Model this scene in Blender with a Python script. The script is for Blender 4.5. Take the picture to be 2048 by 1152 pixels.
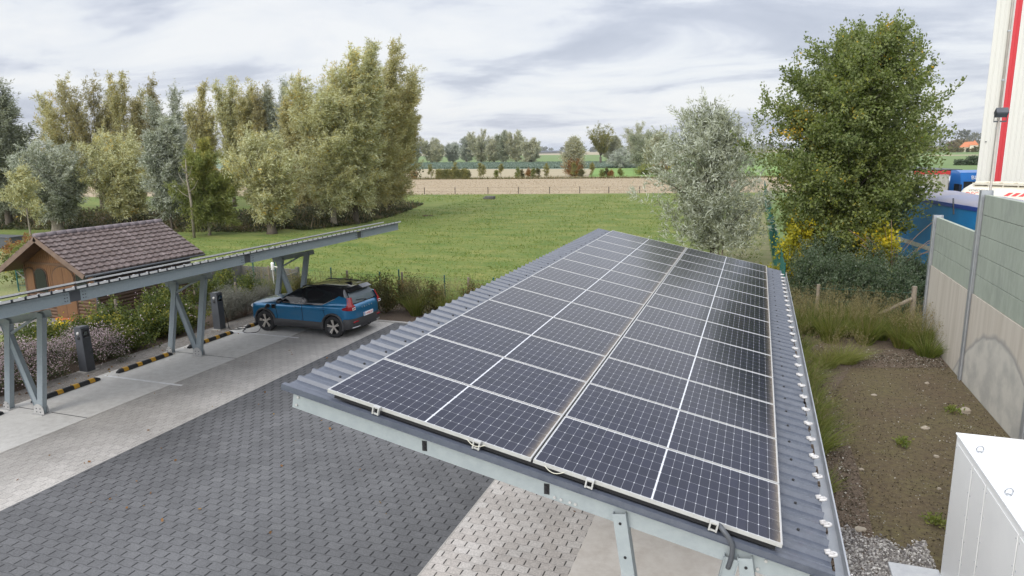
import bpy, bmesh, math, random
import numpy as np
from math import radians, sin, cos, pi
from mathutils import Vector, Matrix
for o in list(bpy.data.objects): bpy.data.objects.remove(o)
C = bpy.context.scene.collection
S = bpy.context.scene
# ---------------------------------------------------------------- camera, sky, sun, exposure
H = 5.77                                    # drone height; x = across the car park, y = along it
cam = bpy.data.cameras.new('camera'); cam.sensor_width = 36; cam.lens = 24.02; cam.clip_start = .1; cam.clip_end = 20000
co = bpy.data.objects.new('camera', cam); C.objects.link(co); S.camera = co
R_, U_, F_ = Vector((.942097, .335064, -.013626)), Vector((-.052968, .188805, .980585)), Vector((-.331132, .923084, -.19562))
co.matrix_world = Matrix(((R_.x, U_.x, -F_.x, 0), (R_.y, U_.y, -F_.y, 0), (R_.z, U_.z, -F_.z, H), (0, 0, 0, 1)))
SUN_EL, SUN_AZ = radians(30), radians(192)   # azimuth clockwise from +y
W = bpy.data.worlds.new('World'); S.world = W; W.use_nodes = True
wn, wl = W.node_tree.nodes, W.node_tree.links; wn.clear()
def wnode(t, **k):
    n = wn.new(t)
    for a, b in k.items():
        if a.startswith('i_'): n.inputs[a[2:]].default_value = b
        else: setattr(n, a, b)
    return n
def ramp(n, stops):
    cr = n.color_ramp
    while len(cr.elements) > 1: cr.elements.remove(cr.elements[0])
    for i, (p, c) in enumerate(stops):
        e = cr.elements[0] if i == 0 else cr.elements.new(p)
        e.position = p; e.color = (*c, 1) if len(c) == 3 else c
sky = wnode('ShaderNodeTexSky', sky_type='NISHITA', sun_disc=False, sun_elevation=SUN_EL, sun_rotation=SUN_AZ, air_density=1.2, dust_density=2)
b1 = wnode('ShaderNodeBackground', i_Strength=.12); wl.new(sky.outputs[0], b1.inputs[0])
tc = wnode('ShaderNodeTexCoord'); sep = wnode('ShaderNodeSeparateXYZ'); wl.new(tc.outputs['Generated'], sep.inputs[0])
zc = wnode('ShaderNodeMath', operation='MAXIMUM'); wl.new(sep.outputs[2], zc.inputs[0]); zc.inputs[1].default_value = 0
za = wnode('ShaderNodeMath', operation='ADD'); wl.new(zc.outputs[0], za.inputs[0]); za.inputs[1].default_value = .16
dv = wnode('ShaderNodeVectorMath', operation='DIVIDE'); wl.new(tc.outputs['Generated'], dv.inputs[0])
cm = wnode('ShaderNodeCombineXYZ'); [wl.new(za.outputs[0], cm.inputs[i]) for i in range(2)]; cm.inputs[2].default_value = 1e6
wl.new(cm.outputs[0], dv.inputs[1])
mp = wnode('ShaderNodeMapping'); wl.new(dv.outputs[0], mp.inputs[0]); mp.inputs['Rotation'].default_value = (0, 0, radians(-20)); mp.inputs['Scale'].default_value = (.8, 1.15, 1); mp.inputs['Location'].default_value = (1.467, -8.933, 0)
nz = wnode('ShaderNodeTexNoise', i_Scale=1.15, i_Detail=12, i_Roughness=.57, i_Distortion=.45); wl.new(mp.outputs[0], nz.inputs['Vector'])
cr = wnode('ShaderNodeValToRGB'); wl.new(nz.outputs['Fac'], cr.inputs[0])
ramp(cr, [(.40, (.93, .945, .97)), (.50, (.85, .88, .935)), (.555, (.73, .765, .855)), (.61, (.61, .65, .755)), (.72, (.52, .56, .67))])
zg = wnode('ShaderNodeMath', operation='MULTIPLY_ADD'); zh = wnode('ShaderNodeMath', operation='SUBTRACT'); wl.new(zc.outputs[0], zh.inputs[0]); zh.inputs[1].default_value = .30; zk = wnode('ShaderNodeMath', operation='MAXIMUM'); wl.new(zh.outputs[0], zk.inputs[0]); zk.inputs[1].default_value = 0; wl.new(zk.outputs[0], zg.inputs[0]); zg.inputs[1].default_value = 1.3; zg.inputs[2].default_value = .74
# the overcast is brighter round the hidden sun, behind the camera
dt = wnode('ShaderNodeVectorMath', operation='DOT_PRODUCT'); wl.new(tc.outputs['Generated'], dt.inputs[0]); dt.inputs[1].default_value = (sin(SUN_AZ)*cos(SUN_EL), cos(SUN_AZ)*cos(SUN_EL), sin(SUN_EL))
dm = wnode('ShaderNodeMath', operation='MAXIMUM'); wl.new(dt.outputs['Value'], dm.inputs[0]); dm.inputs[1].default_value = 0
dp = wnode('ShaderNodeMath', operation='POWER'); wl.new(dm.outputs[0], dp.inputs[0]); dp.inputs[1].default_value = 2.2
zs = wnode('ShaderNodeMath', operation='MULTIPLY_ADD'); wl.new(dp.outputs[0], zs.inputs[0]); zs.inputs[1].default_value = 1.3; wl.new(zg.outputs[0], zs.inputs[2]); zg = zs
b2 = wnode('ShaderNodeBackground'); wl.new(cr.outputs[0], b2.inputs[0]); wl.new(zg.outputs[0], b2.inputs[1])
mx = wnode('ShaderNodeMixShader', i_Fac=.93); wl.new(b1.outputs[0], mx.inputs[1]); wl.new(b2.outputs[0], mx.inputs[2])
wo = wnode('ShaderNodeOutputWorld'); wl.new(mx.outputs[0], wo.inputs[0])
sl = bpy.data.lights.new('sun', 'SUN'); sl.energy = 1.3; sl.angle = radians(18); sl.color = (1, .95, .86)
so = bpy.data.objects.new('sun', sl); C.objects.link(so)
sd = Vector((sin(SUN_AZ)*cos(SUN_EL), cos(SUN_AZ)*cos(SUN_EL), sin(SUN_EL)))
so.rotation_euler = sd.to_track_quat('Z', 'Y').to_euler()
S.view_settings.view_transform = 'Standard'; S.view_settings.look = 'None'; S.view_settings.exposure = .42; S.view_settings.gamma = 1
# ---------------------------------------------------------------- materials
def newmat(name):
    m = bpy.data.materials.new(name); m.use_nodes = True; m.node_tree.nodes.clear(); return m, m.node_tree.nodes, m.node_tree.links
def nd(ns, t, **k):
    n = ns.new(t)
    for a, b in k.items():
        if a.startswith('i_'): n.inputs[a[2:].replace('_', ' ')].default_value = b
        else: setattr(n, a, b)
    return n
def mth(ns, ls, op, a, b=None, c=None):
    n = ns.new('ShaderNodeMath'); n.operation = op
    for i, v in enumerate((a, b, c)):
        if v is None: continue
        if isinstance(v, (int, float)): n.inputs[i].default_value = v
        else: ls.new(v, n.inputs[i])
    return n.outputs[0]
def mixc(ns, ls, fac, a, b):
    n = ns.new('ShaderNodeMix'); n.data_type = 'RGBA'
    for i, v in ((0, fac), (6, a), (7, b)):
        if isinstance(v, (int, float)): n.inputs[i].default_value = v
        elif isinstance(v, tuple): n.inputs[i].default_value = (*v, 1)
        else: ls.new(v, n.inputs[i])
    return n.outputs[2]
def pm(name, col, rough=.6, metal=0, col2=None, sc=3, fine=None, fsc=40, bump=0, bsc=60, coat=0, stretch=None, thr=(.35, .65), ior=1.5, coords='Object'):
    m, ns, ls = newmat(name)
    p = nd(ns, 'ShaderNodeBsdfPrincipled', i_Roughness=rough, i_Metallic=metal, i_IOR=ior); o = nd(ns, 'ShaderNodeOutputMaterial'); ls.new(p.outputs[0], o.inputs[0])
    p.inputs['Coat Weight'].default_value = coat; p.inputs['Coat Roughness'].default_value = .05
    p.inputs['Base Color'].default_value = (*col, 1)
    t = nd(ns, 'ShaderNodeTexCoord'); v = t.outputs[coords]
    if stretch:
        q = nd(ns, 'ShaderNodeMapping'); q.inputs['Scale'].default_value = stretch; ls.new(v, q.inputs[0]); v = q.outputs[0]
    c = col
    if col2:
        n = nd(ns, 'ShaderNodeTexNoise', i_Scale=sc, i_Detail=7, i_Roughness=.62); ls.new(v, n.inputs['Vector'])
        r = nd(ns, 'ShaderNodeMapRange', i_From_Min=thr[0], i_From_Max=thr[1]); ls.new(n.outputs[0], r.inputs[0])
        c = mixc(ns, ls, r.outputs[0], col, col2)
    if fine:
        n = nd(ns, 'ShaderNodeTexNoise', i_Scale=fsc, i_Detail=4, i_Roughness=.7); ls.new(v, n.inputs['Vector'])
        r = nd(ns, 'ShaderNodeMapRange', i_From_Min=.4, i_From_Max=.7); ls.new(n.outputs[0], r.inputs[0])
        c = mixc(ns, ls, r.outputs[0], c, fine)
    if not isinstance(c, tuple): ls.new(c, p.inputs['Base Color'])
    if bump:
        n = nd(ns, 'ShaderNodeTexNoise', i_Scale=bsc, i_Detail=5); ls.new(v, n.inputs['Vector'])
        b = nd(ns, 'ShaderNodeBump', i_Strength=bump, i_Distance=.05); ls.new(n.outputs[0], b.inputs['Height']); ls.new(b.outputs[0], p.inputs['Normal'])
    return m
def leafm(name, stops, under=None, rough=.55, trans=.42):
    m, ns, ls = newmat(name)
    a = nd(ns, 'ShaderNodeAttribute', attribute_name='tint'); r = nd(ns, 'ShaderNodeValToRGB'); ls.new(a.outputs['Fac'], r.inputs[0]); ramp(r, stops)
    c = r.outputs[0]
    if under:
        g = nd(ns, 'ShaderNodeNewGeometry'); c = mixc(ns, ls, g.outputs['Backfacing'], c, under)
    p = nd(ns, 'ShaderNodeBsdfPrincipled', i_Roughness=rough); ls.new(c, p.inputs['Base Color'])
    t = nd(ns, 'ShaderNodeBsdfTranslucent'); ls.new(c, t.inputs[0])
    x = nd(ns, 'ShaderNodeMixShader', i_Fac=trans); ls.new(p.outputs[0], x.inputs[1]); ls.new(t.outputs[0], x.inputs[2])
    o = nd(ns, 'ShaderNodeOutputMaterial'); ls.new(x.outputs[0], o.inputs[0]); return m
def paverm(name, cols, L=.26, Wd=.165, joint=(.02, .02, .022), jw=.10, jr=.05):
    """interlocking drainage pavers: long side across x, open slot at each short end"""
    m, ns, ls = newmat(name)
    p = nd(ns, 'ShaderNodeBsdfPrincipled', i_Roughness=.75); o = nd(ns, 'ShaderNodeOutputMaterial'); ls.new(p.outputs[0], o.inputs[0])
    t = nd(ns, 'ShaderNodeTexCoord'); s = nd(ns, 'ShaderNodeSeparateXYZ'); ls.new(t.outputs['Object'], s.inputs[0])
    x0 = mth(ns, ls, 'DIVIDE', s.outputs[0], L); wob = mth(ns, ls, 'MULTIPLY', mth(ns, ls, 'SINE', mth(ns, ls, 'MULTIPLY', x0, 2*pi)), .05)
    y0 = mth(ns, ls, 'ADD', mth(ns, ls, 'DIVIDE', s.outputs[1], Wd), wob)
    row = mth(ns, ls, 'FLOOR', y0); odd = mth(ns, ls, 'MULTIPLY', mth(ns, ls, 'MODULO', mth(ns, ls, 'ABSOLUTE', row), 2), .5)
    x1 = mth(ns, ls, 'ADD', x0, odd); col = mth(ns, ls, 'FLOOR', x1)
    fx = mth(ns, ls, 'FRACT', x1); fy = mth(ns, ls, 'FRACT', y0)
    e = mth(ns, ls, 'LESS_THAN', fx, jw); slot = mth(ns, ls, 'MULTIPLY', e, mth(ns, ls, 'GREATER_THAN', mth(ns, ls, 'SUBTRACT', .36, mth(ns, ls, 'ABSOLUTE', mth(ns, ls, 'SUBTRACT', fy, .5))), 0))
    hl = mth(ns, ls, 'LESS_THAN', fy, jr)
    cv = nd(ns, 'ShaderNodeCombineXYZ'); ls.new(col, cv.inputs[0]); ls.new(row, cv.inputs[1])
    wn_ = nd(ns, 'ShaderNodeTexWhiteNoise', noise_dimensions='2D'); ls.new(cv.outputs[0], wn_.inputs['Vector'])
    r = nd(ns, 'ShaderNodeValToRGB'); ls.new(wn_.outputs['Value'], r.inputs[0]); ramp(r, cols)
    big = nd(ns, 'ShaderNodeTexNoise', i_Scale=.55, i_Detail=6, i_Roughness=.6); ls.new(t.outputs['Object'], big.inputs['Vector'])
    br = nd(ns, 'ShaderNodeMapRange', i_From_Min=.35, i_From_Max=.68, i_To_Min=.82, i_To_Max=1.15); ls.new(big.outputs[0], br.inputs[0])
    fn = nd(ns, 'ShaderNodeTexNoise', i_Scale=45, i_Detail=5); ls.new(t.outputs['Object'], fn.inputs['Vector'])
    fr = nd(ns, 'ShaderNodeMapRange', i_From_Min=.3, i_From_Max=.7, i_To_Min=.8, i_To_Max=1.2); ls.new(fn.outputs[0], fr.inputs[0])
    mm = nd(ns, 'ShaderNodeVectorMath', operation='SCALE'); ls.new(r.outputs[0], mm.inputs[0]); ls.new(mth(ns, ls, 'MULTIPLY', br.outputs[0], fr.outputs[0]), mm.inputs['Scale'])
    jm = mth(ns, ls, 'MAXIMUM', mth(ns, ls, 'MULTIPLY', slot, .95), mth(ns, ls, 'MULTIPLY', hl, .42))
    ls.new(mixc(ns, ls, jm, mm.outputs[0], joint), p.inputs['Base Color'])
    b = nd(ns, 'ShaderNodeBump', i_Strength=.6, i_Distance=.012, invert=True); ls.new(jm, b.inputs['Height']); ls.new(b.outputs[0], p.inputs['Normal'])
    return m
def cellm():
    """photovoltaic glass: 24 x 6 half cells, object coordinates in metres from the panel's corner"""
    m, ns, ls = newmat('photovoltaic_glass')
    p = nd(ns, 'ShaderNodeBsdfPrincipled', i_Roughness=.15, i_IOR=1.44); o = nd(ns, 'ShaderNodeOutputMaterial'); ls.new(p.outputs[0], o.inputs[0])
    t = nd(ns, 'ShaderNodeTexCoord'); s = nd(ns, 'ShaderNodeSeparateXYZ'); ls.new(t.outputs['Object'], s.inputs[0])
    u, v = s.outputs[0], s.outputs[1]
    uc = mth(ns, ls, 'SUBTRACT', u, 1.047); au = mth(ns, ls, 'ABSOLUTE', uc)      # mirrored about the centre strip
    cu = mth(ns, ls, 'DIVIDE', mth(ns, ls, 'SUBTRACT', au, .008), .0854); cvv = mth(ns, ls, 'DIVIDE', mth(ns, ls, 'SUBTRACT', v, .014), .1683)
    def edge(x, w):   # 1 near a cell boundary
        f = mth(ns, ls, 'FRACT', x); d = mth(ns, ls, 'SUBTRACT', .5, mth(ns, ls, 'ABSOLUTE', mth(ns, ls, 'SUBTRACT', f, .5)))
        return mth(ns, ls, 'LESS_THAN', d, w), d
    eu, du = edge(cu, .019); ev_, dv_ = edge(cvv, .010)
    dia = mth(ns, ls, 'LESS_THAN', mth(ns, ls, 'ADD', mth(ns, ls, 'MULTIPLY', du, .0843), mth(ns, ls, 'MULTIPLY', dv_, .166)), .0075)
    ctr = mth(ns, ls, 'LESS_THAN', au, .0065)
    out = mth(ns, ls, 'MAXIMUM', mth(ns, ls, 'GREATER_THAN', cu, 12), mth(ns, ls, 'MAXIMUM', mth(ns, ls, 'GREATER_THAN', cvv, 6), mth(ns, ls, 'LESS_THAN', cvv, 0)))
    wmask = mth(ns, ls, 'MAXIMUM', mth(ns, ls, 'MAXIMUM', mth(ns, ls, 'MULTIPLY', eu, .36), mth(ns, ls, 'MULTIPLY', ev_, .36)), mth(ns, ls, 'MAXIMUM', mth(ns, ls, 'MAXIMUM', dia, ctr), out))
    cid = nd(ns, 'ShaderNodeCombineXYZ'); ls.new(mth(ns, ls, 'FLOOR', mth(ns, ls, 'DIVIDE', uc, .0843)), cid.inputs[0]); ls.new(mth(ns, ls, 'FLOOR', cvv), cid.inputs[1])
    oi = nd(ns, 'ShaderNodeObjectInfo'); ls.new(oi.outputs['Random'], cid.inputs[2])
    wn_ = nd(ns, 'ShaderNodeTexWhiteNoise', noise_dimensions='3D'); ls.new(cid.outputs[0], wn_.inputs['Vector'])
    cell = mixc(ns, ls, wn_.outputs['Value'], (.008, .010, .024), (.013, .015, .033))
    # dried dust along the low edge and faint film
    n = nd(ns, 'ShaderNodeTexNoise', i_Scale=9, i_Detail=6, i_Roughness=.65); ls.new(t.outputs['Object'], n.inputs['Vector'])
    g = nd(ns, 'ShaderNodeMapRange', i_From_Min=1.93, i_From_Max=2.09); ls.new(u, g.inputs[0])
    g2 = mth(ns, ls, 'POWER', g.outputs[0], 4.0); du_ = mth(ns, ls, 'MULTIPLY', g2, mth(ns, ls, 'MULTIPLY', n.outputs[0], 1.1)); du_ = mth(ns, ls, 'MINIMUM', du_, .42)
    film = mth(ns, ls, 'ADD', du_, mth(ns, ls, 'MULTIPLY', n.outputs[0], .022))
    c = mixc(ns, ls, wmask, cell, (.62, .63, .66)); c = mixc(ns, ls, film, c, (.36, .29, .20))
    ls.new(c, p.inputs['Base Color'])
    ls.new(mth(ns, ls, 'ADD', .15, mth(ns, ls, 'MULTIPLY', film, .5)), p.inputs['Roughness'])
    return m
M = {}
M['meadow'] = pm('meadow_grass', (.080, .132, .014), .95, col2=(.210, .205, .048), sc=.5, fine=(.062, .110, .010), fsc=4, bump=.9, bsc=9, stretch=(.6, 1.3, 1))
M['lawn'] = pm('lawn', (.09, .14, .03), .95, col2=(.17, .18, .06), sc=.6, fine=(.26, .24, .11), fsc=14, bump=.6, bsc=20)
M['path'] = pm('worn_grass', (.16, .17, .06), .95, col2=(.30, .25, .15), sc=.8, fine=(.12, .15, .04), fsc=12, bump=.4, bsc=20)
M['stubble'] = pm('stubble', (.315, .245, .160), .95, col2=(.25, .195, .125), sc=.25, fine=(.38, .305, .20), fsc=1.4, bump=.5, bsc=2)
M['dry'] = pm('dry_field', (.31, .255, .165), .95, col2=(.27, .24, .14), sc=.1, fine=(.36, .30, .20), fsc=.8)
M['cabbage'] = pm('cabbage', (.075, .125, .09), .9, col2=(.13, .19, .14), sc=.7, fine=(.17, .24, .19), fsc=1.2, bump=1, bsc=1.2)
M['green_field'] = pm('green_field', (.115, .175, .05), .95, col2=(.15, .20, .06), sc=.03, fine=(.10, .16, .045), fsc=.5)
M['bright_field'] = pm('bright_field', (.13, .23, .045), .95, col2=(.16, .25, .06), sc=.1)
M['concrete'] = pm('parking_concrete', (.60, .585, .555), .85, col2=(.66, .645, .615), sc=.8, fine=(.53, .51, .48), fsc=5, bump=.12, bsc=90)
M['concrete_dark'] = pm('grey_gravel_edge', (.24, .22, .20), .9, col2=(.36, .34, .31), sc=8, fine=(.12, .10, .09), fsc=30, bump=.5)
M['paver_dark'] = paverm('dark_pavers', [(0, (.100, .100, .104)), (.5, (.110, .110, .114)), (.9, (.118, .118, .122)), (1, (.128, .128, .131))], joint=(.010, .010, .011), jw=.105, jr=.08)
M['paver_light'] = paverm('light_pavers', [(0, (.47, .43, .395)), (.5, (.53, .49, .455)), (1, (.58, .545, .51))], L=.22, joint=(.035, .03, .028), jw=.09, jr=.05)
M['paver_grey'] = paverm('grey_pavers', [(0, (.385, .362, .335)), (.5, (.41, .387, .36)), (1, (.435, .41, .382))], joint=(.20, .19, .18), jw=.06, jr=.06)
M['kerb'] = pm('kerb_concrete', (.45, .43, .40), .9, col2=(.35, .33, .30), sc=4)
M['line'] = pm('road_paint', (.82, .82, .82), .7, col2=(.68, .67, .65), sc=9)
M['soil'] = pm('bare_soil', (.118, .084, .046), .97, col2=(.130, .108, .046), sc=.8, fine=(.072, .050, .030), fsc=9, bump=1, bsc=22)
M['mulch'] = pm('bark_mulch', (.055, .038, .026), .97, col2=(.10, .068, .045), sc=6, fine=(.20, .15, .11), fsc=30, bump=.9, bsc=35)
M['asphalt'] = pm('yard_asphalt', (.055, .055, .056), .9, col2=(.08, .08, .08), sc=1, bump=.3)
M['galv'] = pm('painted_steel', (.300, .335, .347), .5, .15, col2=(.262, .296, .312), sc=1.2, fine=(.318, .352, .364), fsc=9)
M['galv_blue'] = pm('galvanised_steel', (.27, .315, .34), .5, .2, col2=(.295, .335, .36), sc=2.5, fine=(.25, .295, .32), fsc=18)
M['roof_sheet'] = pm('anthracite_sheet', (.076, .087, .114), .38, .0, col2=(.096, .107, .134), sc=1.2, fine=(.064, .074, .098), fsc=12, coat=.15)
M['alu'] = pm('anodised_frame', (.50, .50, .495), .42, .3, col2=(.44, .435, .425), sc=8)
M['zinc'] = pm('zinc_gutter', (.36, .38, .41), .4, .5, col2=(.45, .46, .48), sc=4)
M['white_plastic'] = pm('white_plastic', (.56, .55, .54), .5, col2=(.36, .34, .33), sc=30)
M['pv'] = cellm()
M['black'] = pm('black_rubber', (.016, .016, .018), .7, col2=(.03, .03, .032), sc=12)
M['gap'] = pm('dark_filler', (.012, .012, .014), .8)
M['anthracite'] = pm('anthracite_powder_coat', (.055, .06, .07), .45, col2=(.07, .075, .085), sc=3)
M['yellow'] = pm('yellow_reflector', (.62, .34, .02), .5, col2=(.5, .27, .03), sc=10)
M['concrete_wall'] = None
M['panel_green'] = pm('grey_green_panel', (.30, .335, .275), .8, col2=(.26, .29, .245), sc=.9, fine=(.34, .375, .315), fsc=5, stretch=(1, 1, .35), bump=.05, bsc=200)
M['white_metal'] = pm('white_powder_coat', (.78, .78, .77), .38, col2=(.73, .73, .725), sc=1.2)
M['cream'] = pm('cream_cladding', (.60, .59, .535), .55, col2=(.575, .565, .515), sc=.15, fine=(.61, .60, .545), fsc=3, stretch=(1, 1, .1))
M['red'] = pm('red_cladding', (.55, .03, .04), .55, col2=(.48, .03, .04), sc=.5)
M['pipe'] = pm('downpipe', (.42, .38, .33), .5, .2, col2=(.33, .30, .27), sc=3)
M['tarp_blue'] = pm('blue_tarpaulin', (.010, .215, .52), .45, col2=(.010, .17, .43), sc=.7)
M['tarp_roof'] = pm('faded_roof_tarpaulin', (.25, .265, .36), .6, col2=(.33, .29, .28), sc=.35)
M['tarp_dark'] = pm('dark_blue_edge', (.02, .06, .30), .5)
M['truck_blue'] = pm('blue_cab_paint', (.012, .16, .52), .3, coat=.5)
M['chrome_tank'] = pm('polished_tank', (.50, .51, .53), .25, .85, col2=(.4, .41, .43), sc=2)
M['tank_cream'] = pm('cream_tank', (.70, .66, .55), .45, col2=(.62, .57, .46), sc=2)
M['white_dirty'] = pm('weathered_white', (.58, .57, .52), .6, col2=(.44, .42, .38), sc=3)
M['letters_red'] = pm('red_lettering', (.60, .05, .05), .5); M['letters_grey'] = pm('grey_lettering', (.20, .19, .19), .5); M['letters_white'] = pm('white_lettering', (.8, .8, .8), .5)
M['wood_shed'] = pm('brown_boards', (.072, .038, .020), .65, col2=(.045, .024, .014), sc=3, stretch=(1, 1, 6))
M['wood_front'] = pm('orange_brown_boards', (.155, .072, .026), .6, col2=(.11, .050, .019), sc=4, stretch=(8, 8, .6))
M['wood_log'] = pm('brown_boards_front', (.115, .060, .030), .65, col2=(.07, .038, .02), sc=3, stretch=(1, 1, 6))
M['wood_grey'] = pm('weathered_wood', (.26, .215, .165), .85, col2=(.16, .13, .10), sc=6, stretch=(4, 4, .5))
M['tile'] = pm('concrete_tiles', (.105, .072, .064), .5, col2=(.20, .155, .148), sc=2.6, fine=(.062, .044, .040), fsc=9, thr=(.45, .75))
M['ridge_tile'] = pm('ridge_tiles', (.12, .095, .10), .6, col2=(.17, .14, .15), sc=6)
M['barge'] = pm('barge_board', (.17, .115, .085), .7, col2=(.12, .08, .06), sc=4)
M['glass_dark'] = pm('dark_glass', (.014, .017, .019), .06)
M['car_blue'] = pm('metallic_blue_paint', (.010, .155, .33), .30, .5, coat=1, col2=(.009, .145, .31), sc=20)
M['car_black'] = pm('black_gloss', (.012, .012, .014), .12, coat=.6)
M['car_grey'] = pm('dark_grey_cladding', (.042, .042, .044), .5)
M['tyre'] = pm('tyre', (.022, .022, .023), .8)
M['rim_dark'] = pm('dark_rim', (.012, .012, .013), .35); M['rim_light'] = pm('bright_spokes', (.62, .58, .53), .3, .5)
M['tail_red'] = pm('red_lens', (.26, .004, .010), .15, coat=.3); M['lens'] = pm('clear_lens', (.62, .64, .66), .15); M['silver'] = pm('satin_silver', (.55, .55, .56), .3, .7)
M['green_post'] = pm('green_coated_steel', (.012, .085, .075), .5); M['green_net'] = pm('green_windbreak', (.018, .10, .075), .8)
M['grey_concrete'] = pm('weathered_grey_concrete', (.14, .135, .125), .9, col2=(.09, .088, .083), sc=2, bump=.2)
M['bark'] = pm('bark', (.11, .09, .068), .9, col2=(.075, .062, .048), sc=5, stretch=(3, 3, .7), bump=.8, bsc=12)
M['bark_pale'] = pm('pale_bark', (.27, .235, .185), .9, col2=(.16, .14, .11), sc=5, stretch=(3, 3, .7), bump=.6, bsc=12)
M['twig'] = pm('brown_twigs', (.20, .125, .08), .8)
M['stone'] = pm('field_stone', (.38, .33, .26), .9, col2=(.28, .24, .19), sc=6, bump=.4)
M['pebble'] = leafm('pebbles', [(0, (.16, .15, .15)), (.4, (.32, .30, .29)), (.75, (.50, .48, .46)), (1, (.72, .70, .68))], trans=0, rough=.8)
M['chips'] = leafm('soil_chips', [(0, (.045, .034, .02)), (.45, (.10, .075, .045)), (.75, (.22, .19, .14)), (.93, (.40, .38, .33)), (1, (.60, .57, .52))], trans=0, rough=.9)
M['slab'] = pm('bluestone_slab', (.50, .51, .52), .8, col2=(.42, .43, .45), sc=8)
M['willow'] = leafm('grey_willow_leaf', [(0, (0.211, 0.207, 0.066)), (.35, (0.343, 0.323, 0.122)), (.65, (0.462, 0.421, 0.176)), (.85, (0.531, 0.454, 0.139)), (1, (0.645, 0.427, 0.064))], under=(0.602, 0.613, 0.380))
M['willow_blue'] = leafm('blue_willow_leaf', [(0, (0.135, 0.167, 0.104)), (.5, (0.252, 0.276, 0.180)), (1, (0.387, 0.380, 0.218))], under=(0.516, 0.540, 0.448))
M['willow_dark'] = leafm('dark_willow_leaf', [(0, (0.100, 0.115, 0.055)), (.5, (0.176, 0.190, 0.104)), (1, (0.293, 0.287, 0.153))], under=(0.364, 0.391, 0.295))
M['poplar'] = leafm('olive_leaf', [(0, (0.208, 0.207, 0.068)), (.4, (0.342, 0.307, 0.107)), (.75, (0.489, 0.400, 0.133)), (1, (0.623, 0.429, 0.102))], under=(0.535, 0.516, 0.290))
M['poplar_yellow'] = leafm('yellowing_leaf', [(0, (.17, .165, .06)), (.4, (.29, .25, .085)), (.8, (.39, .32, .11)), (1, (.45, .34, .10))], under=(.36, .34, .21))
M['green_tree'] = leafm('green_yellow_leaf', [(0, (.11, .145, .035)), (.5, (.21, .235, .06)), (.85, (.29, .285, .07)), (1, (.34, .30, .06))])
M['silver_leaf'] = leafm('silver_willow_leaf', [(0, (0.126, 0.140, 0.063)), (.4, (0.229, 0.244, 0.142)), (.75, (0.343, 0.361, 0.252)), (1, (0.480, 0.500, 0.389))], under=(0.480, 0.507, 0.406), trans=.25)
M['oak'] = leafm('oak_leaf', [(0, (0.063, 0.096, 0.020)), (.4, (0.118, 0.161, 0.029)), (.72, (0.197, 0.232, 0.046)), (.92, (0.300, 0.289, 0.049)), (1, (0.599, 0.380, 0.031))], under=(0.212, 0.249, 0.091), rough=.45)
M['yellow_leaf'] = leafm('yellow_leaf', [(0, (0.143, 0.165, 0.021)), (.4, (0.372, 0.343, 0.023)), (.8, (0.686, 0.543, 0.023)), (1, (0.800, 0.543, 0.023))])
M['hedge_leaf'] = leafm('dark_hedge_leaf', [(0, (.030, .058, .024)), (.5, (.065, .105, .042)), (.9, (.11, .15, .06)), (1, (.17, .18, .05))], under=(.13, .165, .10), rough=.4)
M['rose_leaf'] = leafm('rose_leaf', [(0, (0.034, 0.056, 0.012)), (.45, (0.081, 0.111, 0.021)), (.8, (0.184, 0.199, 0.031)), (1, (0.391, 0.326, 0.041))])
M['lav_leaf'] = leafm('grey_lavender_leaf', [(0, (.10, .105, .075)), (.5, (.19, .19, .155)), (1, (.30, .29, .26))])
M['aster_leaf'] = leafm('aster_leaf', [(0, (.035, .05, .02)), (.6, (.08, .10, .035)), (1, (.16, .17, .06))])
M['aster_flower'] = leafm('aster_flower', [(0, (0.276, 0.188, 0.193)), (.5, (0.433, 0.331, 0.356)), (1, (0.630, 0.529, 0.540))])
M['pink'] = leafm('pink_petal', [(0, (.60, .40, .48)), (1, (.75, .62, .66))])
M['grass_tall'] = leafm('ornamental_grass', [(0, (0.073, 0.109, 0.016)), (.4, (0.146, 0.182, 0.028)), (.7, (0.240, 0.218, 0.062)), (1, (0.376, 0.327, 0.132))])
M['grass_seed'] = leafm('grass_seed_heads', [(0, (0.174, 0.138, 0.059)), (.6, (0.253, 0.211, 0.096)), (1, (0.333, 0.303, 0.151))])
M['grass_green'] = leafm('green_grass', [(0, (.075, .115, .015)), (.5, (.17, .21, .035)), (1, (.32, .31, .10))])
M['turf'] = leafm('turf_blades', [(0, (0.097, 0.160, 0.023)), (.5, (0.172, 0.226, 0.037)), (.85, (0.298, 0.292, 0.077)), (1, (0.435, 0.364, 0.154))])
M['bramble'] = leafm('bramble_bank', [(0, (.04, .045, .018)), (.35, (.085, .095, .034)), (.6, (.14, .115, .055)), (.88, (.26, .19, .10)), (1, (.38, .28, .16))])
M['bed'] = leafm('autumn_bed_plants', [(0, (.055, .06, .016)), (.45, (.11, .115, .03)), (.8, (.19, .15, .06)), (1, (.30, .16, .05))])
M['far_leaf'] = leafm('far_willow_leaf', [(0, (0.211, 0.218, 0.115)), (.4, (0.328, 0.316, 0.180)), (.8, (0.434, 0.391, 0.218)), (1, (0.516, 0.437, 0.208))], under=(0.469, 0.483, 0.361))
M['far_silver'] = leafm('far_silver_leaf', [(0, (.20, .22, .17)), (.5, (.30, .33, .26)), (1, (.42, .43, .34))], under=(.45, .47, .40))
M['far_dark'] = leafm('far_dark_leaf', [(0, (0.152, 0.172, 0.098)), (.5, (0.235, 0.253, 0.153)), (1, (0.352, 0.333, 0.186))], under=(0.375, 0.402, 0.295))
M['sapling'] = leafm('sapling_leaf', [(0, (.15, .16, .05)), (.5, (.24, .23, .075)), (1, (.36, .29, .06))])
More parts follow.
